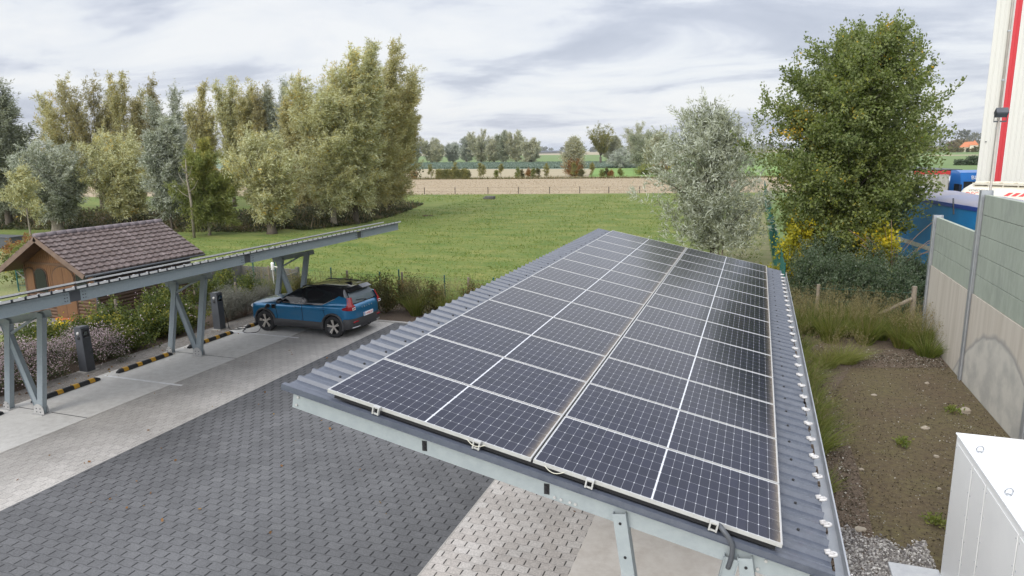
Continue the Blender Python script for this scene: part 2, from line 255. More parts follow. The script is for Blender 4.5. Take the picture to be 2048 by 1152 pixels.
M['rust'] = leafm('rusty_leaf', [(0, (.20, .10, .035)), (.5, (.30, .15, .05)), (1, (.36, .24, .05))])
M['roof_orange'] = pm('orange_roof', (.45, .16, .07), .8); M['render_wall'] = pm('cream_render', (.62, .56, .45), .8)
M['far_wood'] = leafm('distant_wood', [(0, (.10, .10, .05)), (.5, (.17, .145, .07)), (1, (.25, .18, .08))])
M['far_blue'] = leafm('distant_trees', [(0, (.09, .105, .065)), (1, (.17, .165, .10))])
# ---------------------------------------------------------------- mesh helpers
class MB:
    def __init__(s): s.v, s.f, s.m = [], [], []
    def add(s, vs, fs, mi=0):
        n = len(s.v); s.v += [tuple(p) for p in vs]; s.f += [tuple(i+n for i in f) for f in fs]; s.m += [mi]*len(fs)
    def box(s, a, b, mi=0, bev=0):
        x0, y0, z0 = a; x1, y1, z1 = b
        if bev:
            bm = bmesh.new(); bmesh.ops.create_cube(bm, size=1)
            for v in bm.verts: v.co = ((x0+x1)/2+v.co.x*(x1-x0), (y0+y1)/2+v.co.y*(y1-y0), (z0+z1)/2+v.co.z*(z1-z0))
            bmesh.ops.bevel(bm, geom=bm.edges[:], offset=bev, segments=2, affect='EDGES', profile=.5)
            bm.verts.index_update(); s.add([v.co[:] for v in bm.verts], [[v.index for v in f.verts] for f in bm.faces], mi); bm.free(); return
        s.add([(x0,y0,z0),(x1,y0,z0),(x1,y1,z0),(x0,y1,z0),(x0,y0,z1),(x1,y0,z1),(x1,y1,z1),(x0,y1,z1)],
              [(0,3,2,1),(4,5,6,7),(0,1,5,4),(1,2,6,5),(2,3,7,6),(3,0,4,7)], mi)
    def bar(s, p, q, w, h, up=(0,0,1), mi=0):
        """box from p to q, w across, h along 'up'"""
        p, q, up = Vector(p), Vector(q), Vector(up); d = (q-p).normalized(); r = d.cross(up).normalized()*w/2; u = r.cross(d).normalized()*h/2
        vs = [p-r-u, p+r-u, p+r+u, p-r+u, q-r-u, q+r-u, q+r+u, q-r+u]
        s.add(vs, [(0,1,2,3),(7,6,5,4),(0,4,5,1),(1,5,6,2),(2,6,7,3),(3,7,4,0)], mi)
    def tube(s, pts, rad, n=8, mi=0, cap=True):
        pts = [Vector(p) for p in pts]; rad = rad if hasattr(rad, '__len__') else [rad]*len(pts); vs, fs = [], []
        for i, p in enumerate(pts):
            d = (pts[min(i+1, len(pts)-1)]-pts[max(i-1, 0)]).normalized(); a = d.cross(Vector((0,0,1)) if abs(d.z) < .95 else Vector((1,0,0))).normalized(); b = d.cross(a)
            for k in range(n): t = 2*pi*k/n; vs.append(p+(a*cos(t)+b*sin(t))*rad[i])
        for i in range(len(pts)-1):
            for k in range(n): fs.append((i*n+k, i*n+(k+1)%n, (i+1)*n+(k+1)%n, (i+1)*n+k))
        if cap: fs += [tuple(range(n))[::-1], tuple(range((len(pts)-1)*n, len(pts)*n))]
        s.add(vs, fs, mi)
    def prism(s, poly, axis, a, b, mi=0):
        """polygon in the plane perpendicular to axis (0,1,2), extruded from a to b"""
        def P(u, v, w): return (w,u,v) if axis == 0 else (u,w,v) if axis == 1 else (u,v,w)
        n = len(poly); vs = [P(u,v,a) for u, v in poly]+[P(u,v,b) for u, v in poly]
        s.add(vs, [tuple(range(n))[::-1], tuple(range(n, 2*n))]+[(i, (i+1)%n, n+(i+1)%n, n+i) for i in range(n)], mi)
    def lathe(s, prof, axis_o, axis, n=24, mi=0):
        """profile (radius, along) turned about axis through axis_o"""
        o, d = Vector(axis_o), Vector(axis).normalized(); a = d.cross(Vector((0,0,1)) if abs(d.z) < .9 else Vector((1,0,0))).normalized(); b = d.cross(a); vs, fs = [], []
        for r, z in prof:
            for k in range(n): t = 2*pi*k/n; vs.append(o+d*z+(a*cos(t)+b*sin(t))*r)
        for i in range(len(prof)-1):
            for k in range(n): fs.append((i*n+k, i*n+(k+1)%n, (i+1)*n+(k+1)%n, (i+1)*n+k))
        s.add(vs, fs, mi)
    def mesh(s, name, mats, smooth=False):
        me = bpy.data.meshes.new(name); me.from_pydata(s.v, [], s.f)
        for m in (mats if isinstance(mats, (list, tuple)) else [mats]): me.materials.append(m)
        me.polygons.foreach_set('material_index', s.m)
        bm = bmesh.new(); bm.from_mesh(me); bmesh.ops.recalc_face_normals(bm, faces=bm.faces); bm.to_mesh(me); bm.free()
        if smooth: me.polygons.foreach_set('use_smooth', [True]*len(me.polygons))
        return me
def link(name, me, parent=None, loc=None):
    o = bpy.data.objects.new(name, me); C.objects.link(o)
    if parent: o.parent = parent
    if loc: o.location = loc
    return o
def tag(o, label=None, cat=None, group=None, kind=None):
    for k, v in (('label', label), ('category', cat), ('group', group), ('kind', kind)):
        if v: o[k] = v
    return o
def thing(name, label, cat, loc=(0,0,0), rz=0, group=None):
    o = bpy.data.objects.new(name, None); C.objects.link(o); o.empty_display_size = .2; o.location = loc; o.rotation_euler = (0,0,rz)
    return tag(o, label, cat, group)
def part(name, mb, mats, parent, smooth=False): return link(name, mb.mesh(name, mats, smooth), parent)
def solo(name, mb, mats, label, cat, loc=(0,0,0), group=None, smooth=False): return tag(link(name, mb.mesh(name, mats, smooth), None, loc), label, cat, group)
def quads_mesh(name, V, Q, tint, mat, smooth=False):
    """numpy arrays: V (n,3), Q (m,4), tint (m,)"""
    me = bpy.data.meshes.new(name); V = np.asarray(V, np.float32); Q = np.asarray(Q, np.int32); m = len(Q)
    me.vertices.add(len(V)); me.vertices.foreach_set('co', V.ravel()); me.loops.add(m*4); me.loops.foreach_set('vertex_index', Q.ravel())
    me.polygons.add(m); me.polygons.foreach_set('loop_start', np.arange(m, dtype=np.int32)*4)
    tint = np.asarray(tint); tint = np.repeat(tint, m//len(tint)) if len(tint) < m else tint
    a = me.attributes.new('tint', 'FLOAT', 'FACE'); a.data.foreach_set('value', np.clip(tint, 0, 1).astype(np.float32))
    me.materials.append(mat); me.update(calc_edges=True)
    if smooth: me.polygons.foreach_set('use_smooth', np.ones(m, bool))
    return me
def nrm(a): return a/np.maximum(np.linalg.norm(a, axis=-1, keepdims=True), 1e-9)
def leaves(P, D, L, Wd, rng, fold=0.0):
    n = len(P); D = nrm(D); sd_ = nrm(np.cross(D, rng.normal(size=(n, 3)))); L = (L*rng.uniform(.7, 1.3, n))[:, None]; w = (Wd*rng.uniform(.7, 1.3, n))[:, None]
    V = np.stack([P, P+D*L*.45+sd_*w*.5, P+D*L, P+D*L*.45-sd_*w*.5], 1).reshape(-1, 3)
    return V, np.arange(n*4).reshape(-1, 4)
def blades(P, D, L, Wd, bend, rng, k=3):
    """curved grass blades as k quads each; bend: (n,3) horizontal drift at the tip"""
    n = len(P); D = nrm(D); sdv = nrm(np.cross(D, rng.normal(size=(n, 3)))); rows = []
    for i in range(k+1):
        t = i/k; c = P+D*(L*t)[:, None]+bend*(t**2.2)*L[:, None]; w = (Wd*(1-.85*t)*.5)[:, None]
        rows += [c-sdv*w, c+sdv*w]
    V = np.stack(rows, 1).reshape(-1, 3); base = (np.arange(n)*(2*(k+1)))[:, None]
    Q = np.concatenate([base+np.array([[2*i, 2*i+1, 2*i+3, 2*i+2]]) for i in range(k)], 1).reshape(-1, 4)
    return V, Q
# ---------------------------------------------------------------- the setting: ground sheets
def sheet(name, poly, z, mat, n=None):
    me = bpy.data.meshes.new(name); me.from_pydata([(x, y, z) for x, y in poly], [], [tuple(range(len(poly)))]); me.materials.append(mat); me.update()
    if me.polygons[0].normal.z < 0: me.flip_normals()
    return tag(link(name, me), kind='structure')
def rect(x0, y0, x1, y1): return [(x0, y0), (x1, y0), (x1, y1), (x0, y1)]
sheet('ground', rect(-9000, -300, 9000, 14000), -.03, M['green_field'])
gx = lambda x, a, b: a[1]+(x-a[0])*(b[1]-a[1])/(b[0]-a[0])
f1, f2 = (-62, 83.1), (5.3, 98.96); g1, g2 = (-99.1, 133.2), (7.8, 148.9); h1, h2 = (-171, 230.3), (-64.9, 219.6); i1, i2 = (-286.8, 386.7), (-65.3, 330.9); j1, j2 = (-1854, 2503), (178, 800)
def strip(name, a, b, x0, x1, z, mat):
    sheet(name, [(x0, gx(x0, *a)), (x1, gx(x1, *a)), (x1, gx(x1, *b)), (x0, gx(x0, *b))], z, mat)
sheet('meadow', [(-140, -40), (.9, -40), (.9, 97.9), (-140, 65)], -.012, M['meadow'])
strip('stubble_field', (f1, f2), (g1, g2), -260, 60, -.016, M['stubble'])
sheet('dry_strip', [(-260, 110), (10, 149.5), (-38, 219), (-200, 240), (-420, 262)], -.020, M['dry'])
sheet('bright_field', [(-36, 152), (20, 158), (10, 250), (-52, 230)], -.014, M['bright_field'])
sheet('cabbage_field', [(-420, 262), (-200, 240), (-36, 219), (-44, 318), (-300, 390), (-600, 500)], -.022, M['cabbage'])
sheet('far_dry_field', [(-2600, 3000), (-1854, 1900), (-330, 1050), (-160, 900), (900, 900), (4000, 3000), (4000, 9000), (-2600, 9000)], -.024, M['dry'])
sheet('far_stubble_strip', [(70, 468), (240, 474), (240, 520), (70, 514)], -.020, M['dry'])
# car park
sheet('parking_slab', rect(-16.45, -2, -13.95, 20.3), .010, M['concrete'])
sheet('bed_edge', rect(-17.35, -2, -16.45, 20.3), .006, M['concrete_dark'])
sheet('grey_paving', rect(-13.95, -2, -11.62, 20.3), .008, M['paver_grey'])
sheet('dark_paving', rect(-11.62, -2, -4.16, 20.3), .008, M['paver_dark'])
sheet('light_paving', rect(-4.16, -2, -2.19, 20.3), .008, M['paver_light'])
sheet('carport_slab', rect(-2.19, -2, .95, 20.3), .010, pm('pale_slab', (.60, .56, .51), .85, col2=(.66, .62, .57), sc=.9, fine=(.54, .49, .44), fsc=4, bump=.08, bsc=90))
sheet('soil', [(.95, -2), (5.05, -2), (5.05, 24.9), (.95, 24.9)], .002, M['soil'])
sheet('planting_bed', rect(-17.0, 20.42, .95, 23.1), .0, M['mulch'])
sheet('side_bed', rect(-21.3, -2, -17.35, 23.0), -.004, M['mulch'])
sheet('border_mulch', [(.95, 5), (1.75, 5), (2.0, 13), (1.9, 17), (2.6, 19.4), (5.05, 20.2), (5.05, 24.8), (.95, 24.8)], .007, M['mulch'])
sheet('shed_path', [(-27, 14.2), (-21.6, 15.6), (-21.4, 17.3), (-27, 17.3)], -.002, M['concrete_dark'])
sheet('garden_lawn', [(-60, 5), (-21.3, 5), (-21.3, 16), (-27, 14), (-27, 30), (-60, 34)], -.008, M['lawn'])
sheet('grass_path', [(-1.6, 23), (1.0, 23), (.55, 90), (-2.4, 90)], -.006, M['path'])
sheet('yard', [(5.3, -2), (120, -2), (120, 70), (4.5, 66), (3.2, 46), (5.6, 27)], .004, M['asphalt'])
mb = MB(); mb.box((-16.9, 20.3, -.05), (.9, 20.42, .035)); tag(link('kerb', mb.mesh('kerb', M['kerb'])), kind='structure')
mb = MB(); mb.box((-13.97, -2, .0), (-13.945, 20.3, .014)); mb.box((-4.17, -2, 0), (-4.15, 20.3, .011)); tag(link('paving_edge', mb.mesh('paving_edge', M['kerb'])), kind='structure')
for y in (8.07, 12.85, 17.62):
    sheet('bay_line', rect(-16.3, y-.05, -13.62, y+.05), .015, M['line'])
for y in (10.46, 15.2):
    sheet('slab_joint', rect(-16.45, y-.012, -13.95, y+.012), .014, M['gap'])
# bank behind the meadow on the left (a ditch with a raised far side)
bk = [(-130, 30), (-70, 38.5), (-56, 41.8), (-45, 42.6), (-35, 45.0), (-33.5, 50), (-34.5, 58), (-38, 70)]
vs, fs = [], []
for i, (x, y) in enumerate(bk):
    p, q = Vector(bk[max(i-1, 0)]), Vector(bk[min(i+1, len(bk)-1)]); d = (q-p).normalized(); n = Vector((-d.y, d.x))
    for off, z in ((0, -.02), (1.0, .15), (3.2, .4), (4.6, .5), (7.5, .3), (10, -.06)): vs.append((x+n.x*off, y+n.y*off, z))
for i in range(len(bk)-1):
    for k in range(5): fs.append((i*6+k, (i+1)*6+k, (i+1)*6+k+1, i*6+k+1))
mb = MB(); mb.add(vs, fs); tag(link('ditch_bank', mb.mesh('ditch_bank', M['mulch'], True)), kind='structure')
# ---------------------------------------------------------------- carports
TILT = .20102; CT, ST = cos(TILT), sin(TILT)
def carport(label, loc, rz, Ly, frames, legx, near_frame, purlin_breaks):
    """local: x runs down the slope from the high edge, y along; z of the high edge 3.55"""
    root = thing('solar_carport', label, 'carport', loc, rz)
    ZH = 3.535 if near_frame else 3.395
    P = lambda u, y, w: (u*CT+w*ST, y, ZH-u*ST+w*CT)        # u down slope, w above the pan
    # trapezoidal sheet
    mb = MB(); pitch = .2345; prof = []; k = 0
    while k*pitch < Ly-.01:
        y = k*pitch; prof += [(y, .036), (y+.026, .036), (y+.046, 0), (y+.125, 0), (y+.131, .004), (y+.139, .004), (y+.145, 0), (y+.2145, 0)]; k += 1
    prof += [(k*pitch, .036), (k*pitch+.026, .036)]
    U = 5.11; n = len(prof); us = (0, U)
    vs = [P(u, y, w) for u in us for y, w in prof]+[P(u, y, w-.004) for u in us for y, w in prof]
    fs = [(i, i+1, n+i+1, n+i) for i in range(n-1)]+[(2*n+i+1, 2*n+i, 3*n+i, 3*n+i+1) for i in range(n-1)]+[(i+1, i, 2*n+i, 2*n+i+1) for i in range(n-1)]+[(n+i, n+i+1, 3*n+i+1, 3*n+i) for i in range(n-1)]
    mb.add(vs, fs); part('roof_sheet', mb, M['roof_sheet'], root)
    if near_frame:          # folded flashing closing the front edge
        mb = MB()
        for a, b in (((0, -.034, -.014), (U, -.030, .039)), ((0, -.030, .0375), (U, .02, .041)), ((0, -.042, -.015), (U, -.034, -.012))): mb.box(a, b)
        mb.v = [P(*q) for q in mb.v]; part('flashing', mb, M['roof_sheet'], root)
    # screws in the ribs
    mb = MB(); mb.tube([(0, 0, 0), (ST*.016, 0, CT*.016)], .013, 6); sm_ = mb.mesh('roof_screw', M['black'])
    for k in range(1, int(Ly/pitch)):
        for u in (.33, 4.86, 4.55):
            if (k+int(u*3)) % 2 == 0: link('roof_screw', sm_, root, P(u, k*pitch+.013, .036))
    if not near_frame:      # pale closures between the ribs along the visible edge
        mb = MB(); mb.box((-.008, .044, -.012), (.012, .228, .030)); mb.v = [P(u_, y_, w_) for u_, y_, w_ in mb.v]; cl = mb.mesh('edge_closure', M['alu'])
        for k in range(int(Ly/pitch)): link('edge_closure', cl, root, (0, k*pitch, 0))
    # purlins along y (C sections)
    for u in (.12, 2.5, 4.9):
        mb = MB(); y0, y1 = .06, Ly-.25
        cuts = [y0]+sorted(purlin_breaks)+[y1] if u == .12 else [y0, y1]
        for a, b in zip(cuts[:-1], cuts[1:]):
            a += .0 if a == y0 else .11; b -= .0 if b == y1 else .11
            x, y, z = P(u, 0, -.026); dp_ = .22 if u == .12 and not near_frame else .08
            mb.box((x-.004, a, z-dp_), (x+.002, b, z)); mb.box((x+.002, a, z-dp_), (x+.075, b, z-dp_+.008)); mb.box((x+.002, a, z-.008), (x+.075, b, z)); mb.box((x-.028, a, z-dp_-.002), (x-.004, b, z-dp_+.006)); mb.box((x-.014, a, z-.05), (x-.004, b, z-.042))
        pu = part('purlin', mb, M['galv_blue'] if not near_frame else M['galv'], root)
        if u == .12:
            for c in purlin_breaks:
                mb = MB(); x, y, z = P(u, 0, -.026); mb.box((x+.003, c-.16, z-.205), (x+.012, c+.16, z-.012)); link('splice_plate', mb.mesh('splice_plate', M['anthracite']), pu)
                mb = MB(); mb.tube([(-.003, 0, 0), (-.012, 0, 0)], .011, 6); bm_ = mb.mesh('bolt', M['anthracite'])
                for s_ in (-1, 1):
                    for dz in (.05, .11, .17):
                        for dy in (.16, .21): link('bolt', bm_, pu, (x, c+s_*dy, z-dz))
    # frames
    for fi, fy in enumerate(frames):
        front = near_frame and fi == 0
        a, b = (.12, 4.95) if front else ((.55, 4.9) if near_frame else (2.8, 4.62))
        up_ = (ST, 0, CT)
        mb = MB(); w0 = -.105 if front else -.40
        hh = .165 if front else .16
        pa, pb = Vector(P(a, fy, w0)), Vector(P(b, fy, w0))
        mb.bar(pa, pb, .006, hh, up_); o_ = Vector((0, .035, 0)); n_ = Vector(up_)*hh/2
        mb.bar(pa+o_+n_*.97, pb+o_+n_*.97, .07, .006, up_); mb.bar(pa+o_-n_*.97, pb+o_-n_*.97, .07, .006, up_)
        part('beam', mb, M['galv'], root)
        if front:
            for u, w in ((.18, -.06), (.17, -.145), (3.0, -.15), (3.05, -.15), (4.62, -.06), (4.58, -.15), (2.86, -.155), (2.92, -.155)):
                mb = MB(); mb.tube([P(u, fy-.003, w), P(u, fy-.016, w)], .013, 8); part('bolt', mb, M['alu'], root)
            for u in (1.58, 2.78):
                mb = MB(); q = P(u, fy, -.105); mb.box((q[0]-.028, fy-.006, q[2]-.05), (q[0]+.022, fy-.0035, q[2]+.05), bev=.001); mb.tube([(q[0]-.005, fy-.007, q[2]+.022), (q[0]-.005, fy-.02, q[2]+.022)], .012, 8); mb.tube([(q[0]-.005, fy-.007, q[2]-.018), (q[0]-.005, fy-.02, q[2]-.018)], .012, 8)
                part('slot', mb, M['gap'], root)
        xf, xb = legx                         # front and back feet
        yl = fy-.06 if front else fy
        wt = -.07 if front else -.36
        uf, ub = (xf-.42)/CT, (xb-.40)/CT
        tf, tb = Vector(P(uf, yl, wt)), Vector(P(ub, yl, wt)); bf, bb = Vector((xf, yl, .012)), Vector((xb, yl, .012))
        ud = Vector(P(ub-.12, yl, wt)) ; td = tb+Vector((-.10, 0, -.02)) if front else tb+Vector((.18, 0, -.1)); bd = bf+Vector((.05, .0, .12))
        for nm, p, q in (('leg', bf, tf), ('leg', bb, tb), ('diagonal_brace', bd, td)):
            mb = MB(); d = (q-p).normalized(); r = d.cross(Vector((0, 1, 0))).normalized()
            y_ = Vector((0, .05 if nm == 'leg' else .03, 0)); mb.bar(p, q, .112, .006, (0, 1, 0)) if front else mb.bar(p-y_, q-y_, .170, .007, (0, 1, 0))
            for s_ in (-1, 1):
                off = r*s_*(.054 if front else .082) + (y_ if front else Vector((0, 0, 0))); mb.bar(p+off, q+off, .006, .10, (0, 1, 0))
            if not front: mb.bar(p+y_, q+y_, .170, .007, (0, 1, 0))
            lg = part(nm, mb, M['galv'] if near_frame else M['galv_blue'], root)
            if front:
                for t in (.97, .86, .72, .5, .3):
                    c = p.lerp(q, t); mb = MB(); mb.tube([c-Vector((0, .0032, 0)), c-Vector((0, .0075, 0))], .013, 10); link('bolt_hole', mb.mesh('bolt_hole', M['gap']), lg)
        for q, rad in ((bf, .16), (bb, .10)):
            mb = MB(); mb.box((q.x-.17, yl-.11, .011), (q.x+.17, yl+.13, .025))
            poly = [(q.x-rad, .025), (q.x+rad, .025)]+[(q.x+rad*cos(t), .10+rad*sin(t)) for t in np.linspace(0, pi, 12)]
            mb.prism(poly, 1, yl-.066, yl-.058); mb.prism(poly, 1, yl+.058, yl+.066)
            bp = part('base_plate', mb, M['alu'] if not near_frame else M['galv'], root)
            for dx in (-.06, .06):
                for dz in (.07, .15):
                    for s_ in (-1, 1): mb = MB(); mb.tube([(q.x+dx, yl+s_*.066, dz), (q.x+dx, yl+s_*.08, dz)], .012, 6); link('bolt', mb.mesh('bolt', M['anthracite']), bp)
        if not front:
            mb = MB(); mid = bd.lerp(td, .86); mb.bar(mid, Vector(P(uf+.12, yl, wt-.04)), .05, .05, (0, 1, 0)); mb.bar(mid, tb+Vector((0, 0, -.02)), .05, .05, (0, 1, 0)); part('knee_strut', mb, M['galv_blue'], root)
    # gutter along the low edge with white rope clips
    x, y, z = P(U, 0, 0)
    mb = MB(); gp = [(x-.03, z-.10), (x-.03, z-.135), (x+.115, z-.135), (x+.115, z-.012), (x+.128, z-.012), (x+.128, z-.022), (x+.121, z-.022), (x+.121, z-.142), (x-.036, z-.142), (x-.036, z-.10)]
    mb.prism(gp, 1, -.04, Ly+.12); g = part('gutter', mb, M['zinc'], root)
    for k in range(1, int(Ly/(2*pitch))+1):
        c = Vector(P(U-.012, 2*k*pitch-pitch+.012, .052)); mb = MB()
        pts = [c+Vector((.042*sin(t)-.0, 0, 0))*1.0+Vector((0, .028*cos(t), .004*sin(t))) for t in np.linspace(-.5, 3.6, 9)]
        mb.tube(pts, .013, 6); mb.tube([c+Vector((-.045, .03, .0)), c+Vector((.0, .034, .01))], .015, 6); mb.tube([c+Vector((-.04, .005, 0)), c+Vector((.02, -.004, .008))], .014, 6); part('gutter_clip', mb, M['white_plastic'], root, True)
    # wet leaves lying in the gutter
    mb = MB(); rg = random.Random(3)
    for _ in range(60):
        yy = rg.uniform(0, Ly); l_ = rg.uniform(.04, .22); mb.box((x+.0, yy, z-.134), (x+rg.uniform(.025, .06), yy+l_, z-.118))
    tag(part('gutter_debris', mb, M['mulch'], root), kind='stuff')
    return root, P
def panel_meshes():
    mb = MB(); L, Wd, h, lip = 2.094, 1.038, .035, .009
    for a, b in (((0, 0, -h), (L, lip, 0)), ((0, Wd-lip, -h), (L, Wd, 0)), ((0, lip, -h), (lip, Wd-lip, 0)), ((L-lip, lip, -h), (L, Wd-lip, 0))): mb.box(a, b)
    fr = mb.mesh('frame', M['alu']); mb = MB(); mb.box((lip, lip, -.012), (L-lip, Wd-lip, -.002)); gl = mb.mesh('glass', M['pv']); return fr, gl
FR, GL = panel_meshes()
ORD = ['first', 'second', 'third', 'fourth', 'fifth', 'sixth', 'seventh', 'eighth', 'ninth', 'tenth', 'eleventh', 'twelfth', 'thirteenth']
def panels(root, cols, y0, zh=3.535, w=.125):
    """each panel a part (its frame) with the cell glass as a sub-part"""
    for u0 in cols:
        for k in range(13):
            u, y = u0, y0+k*1.058
            r = link('solar_panel', FR, root, (u*CT+w*ST, y, zh-u*ST+w*CT)); r.rotation_euler = (0, TILT, 0)
            link('cell_glass', GL, r)
RL = (-4.297, 5.271, 0)
cp, CPP = carport('grey steel carport with corrugated roof carrying two columns of dark panels in the foreground', RL, 0, 14.05, [.012, 4.79, 9.57, 13.6], (3.78, 4.77), True, [4.9, 9.7])
panels(cp, (.492, 2.606), .012)
# end clamps, conduit and loose lead at the front edge
for u in (1.05, 2.08, 3.13, 4.17):
    mb = MB(); 
    for a, b in (((u-.035, -.03, .118), (u+.035, .014, .132)), ((u-.035, -.036, .055), (u-.022, -.006, .125)), ((u+.022, -.036, .055), (u+.035, -.006, .125)), ((u-.022, -.028, .055), (u+.022, -.02, .07))):
        mb.box(a, b)
    mb.v = [CPP(x, y, z) for x, y, z in mb.v]; part('end_clamp', mb, M['alu'], cp)
mb = MB(); mb.box((.56, .035, .045), (4.66, 13.70, .088)); mb.v = [CPP(x, y, z) for x, y, z in mb.v]; part('under_panel_fill', mb, M['gap'], cp)  # near-black block painted in for the dark gap between panels and roof sheet
mb = MB(); pts = [CPP(4.19, .05, .10), CPP(4.24, -.03, .10), CPP(4.33, -.055, .03), CPP(4.36, -.06, -.08), CPP(4.36, -.05, -.2)]
pts = [Vector(p) for p in pts]; sm = []
for i in range(len(pts)-1):
    for t in np.linspace(0, 1, 5)[:-1]:
        p0, p1, p2, p3 = pts[max(i-1, 0)], pts[i], pts[i+1], pts[min(i+2, len(pts)-1)]
        sm.append(.5*((2*p1)+(-p0+p2)*t+(2*p0-5*p1+4*p2-p3)*t*t+(-p0+3*p1-3*p2+p3)*t**3))
mb.tube(sm+[pts[-1]], .021, 10)
tag(part('cable_conduit', mb, M['anthracite'], cp, True))
mb = MB()
for u in (2.72, 1.98):
    mb.tube([CPP(u+.02*i, -.02-.018*sin(i/9*pi), .118-.03*sin(i/9*pi)) for i in range(10)], .004, 5)
part('loose_cable', mb, pm('pale_cable', (.5, .48, .40), .6), cp)
LL = (-11.80, 21.42, 0)
lcp, _ = carport('grey steel carport at left with its panels seen edge on above the charging bays', LL, pi, 14.05, [1.5, 6.29, 11.07], (3.45, 4.52), False, [2.6, 7.75, 12.4])
panels(lcp, (.40,), .5, 3.395, .13)
# ---------------------------------------------------------------- charging bays
mbs = MB(); prof = [(-.075, 0), (.075, 0), (.058, .07), (.035, .098), (-.035, .098), (-.058, .07)]
def wheel_stop(y0, y1, label):
    r = thing('wheel_stop', label, 'wheel stop', (-16.12, y0, .012), 0, 'rubber wheel stops at the charging bays'); L = y1-y0
    mb = MB(); n = len(prof); secs = [(0, .55), (.09, 1), (L-.09, 1), (L, .55)]; vs = [(x*(.8 if s < 1 else 1), y, z*s) for y, s in secs for x, z in prof]
    fs = [(i*n+k, i*n+(k+1) % n, (i+1)*n+(k+1) % n, (i+1)*n+k) for i in range(3) for k in range(n)]+[tuple(range(n)), tuple(range(3*n, 4*n))]; mb.add(vs, fs); part('rubber_body', mb, M['black'], r)
    for k in range(4):
        yc = .24+k*(L-.48)/3; mb = MB(); q = [(.0765, .012), (.0605, .0715), (.036, .101), (-.036, .101), (-.0605, .0715)]
        vs = [(x, yc+d, z) for d in (-.075, .075) for x, z in q]; m_ = len(q); mb.add(vs, [(i, i+1, m_+i+1, m_+i) for i in range(m_-1)]); mb.add([(x*.98, y, z-.003) for x, y, z in vs], [(i, i+1, m_+i+1, m_+i) for i in range(m_-1)]); part('reflector', mb, M['yellow'], r)
wheel_stop(8.3, 10.05, 'black and yellow wheel stop cut by the left edge of the photo')
wheel_stop(10.75, 12.55, 'black and yellow wheel stop behind the nearest carport legs, beside the flowering bushes')
wheel_stop(13.1, 14.95, 'black and yellow wheel stop in the middle bay between the two sets of carport legs')
wheel_stop(15.6, 17.48, 'black and yellow wheel stop behind the second pair of carport legs, beside the far charger')
wheel_stop(18.15, 19.9, 'black and yellow wheel stop under the nose of the blue car')
def charger(x, y, label):
    r = thing('charging_station', label, 'charging station', (x, y, 0), 0, 'charging pillars beside the parking bays')
    mb = MB(); mb.box((-.17, -.20, .0), (.19, .22, .03)); part('base_slab', mb, M['kerb'], r)
    mb = MB(); mb.prism([(-.14, .03), (.155, .03), (.125, 1.235), (.085, 1.28), (-.14, 1.27)], 1, -.125, .125); part('pillar', mb, M['anthracite'], r)
    mb = MB(); mb.box((.128, -.085, .98), (.139, .085, 1.17), bev=.004); part('display', mb, M['car_black'], r)
    mb = MB(); mb.box((.131, -.055, 1.06), (.1405, .03, 1.13)); part('screen', mb, pm('screen_glass', (.12, .14, .13), .2), r)
    for z, m_ in ((1.10, 'alu'), (.98, 'black')):
        mb = MB(); mb.lathe([(0, -.155), (.03, -.155), (.045, -.145), (.048, -.125)], (.0, 0, z), (0, 1, 0), 16); part('socket', mb, M[m_], r, True)
    mb = MB(); mb.tube([(.03, .125, 1.12), (.03, .17, 1.12), (.03, .18, 1.08)], .016, 8); mb.lathe([(0, .125), (.035, .125), (.04, .16), (.0, .17)], (.02, 0, .82), (0, 1, 0), 12); part('cable_holder', mb, M['black'], r)
charger(-17.12, 13.02, 'dark grey charging pillar among the pale flowering bushes')
charger(-16.95, 17.82, 'dark grey charging pillar with the cable plugged in, in front of the grey lavender')
# charging cable lying on the slab up to the car
rg = random.Random(5); pts = [Vector(p) for p in [(-16.92, 17.95, .8), (-16.83, 18.02, .55), (-16.80, 18.05, .25), (-16.72, 18.0, .03), (-16.5, 17.85, .024), (-16.25, 17.9, .026), (-16.1, 18.15, .03), (-16.28, 18.3, .03), (-16.42, 18.15, .03), (-16.3, 17.95, .04), (-16.05, 18.02, .024), (-15.95, 17.78, .024), (-15.7, 17.62, .024), (-15.45, 17.72, .024), (-15.35, 17.86, .06), (-15.28, 17.95, .3), (-15.2, 17.9, .62), (-15.12, 17.93, .80), (-15.05, 17.98, .86)]]
def spline(pts, n=6):
    out = []
    for i in range(len(pts)-1):
        p0, p1, p2, p3 = pts[max(i-1, 0)], pts[i], pts[i+1], pts[min(i+2, len(pts)-1)]
        for t in np.linspace(0, 1, n)[:-1]: out.append(.5*((2*p1)+(-p0+p2)*t+(2*p0-5*p1+4*p2-p3)*t*t+(-p0+3*p1-3*p2+p3)*t**3))
    return out+[pts[-1]]
mb = MB(); mb.tube(spline(pts), .011, 6); solo('charging_cable', mb, M['black'], 'black charging cable looped on the slab between the far charging pillar and the blue car', 'cable', smooth=True)
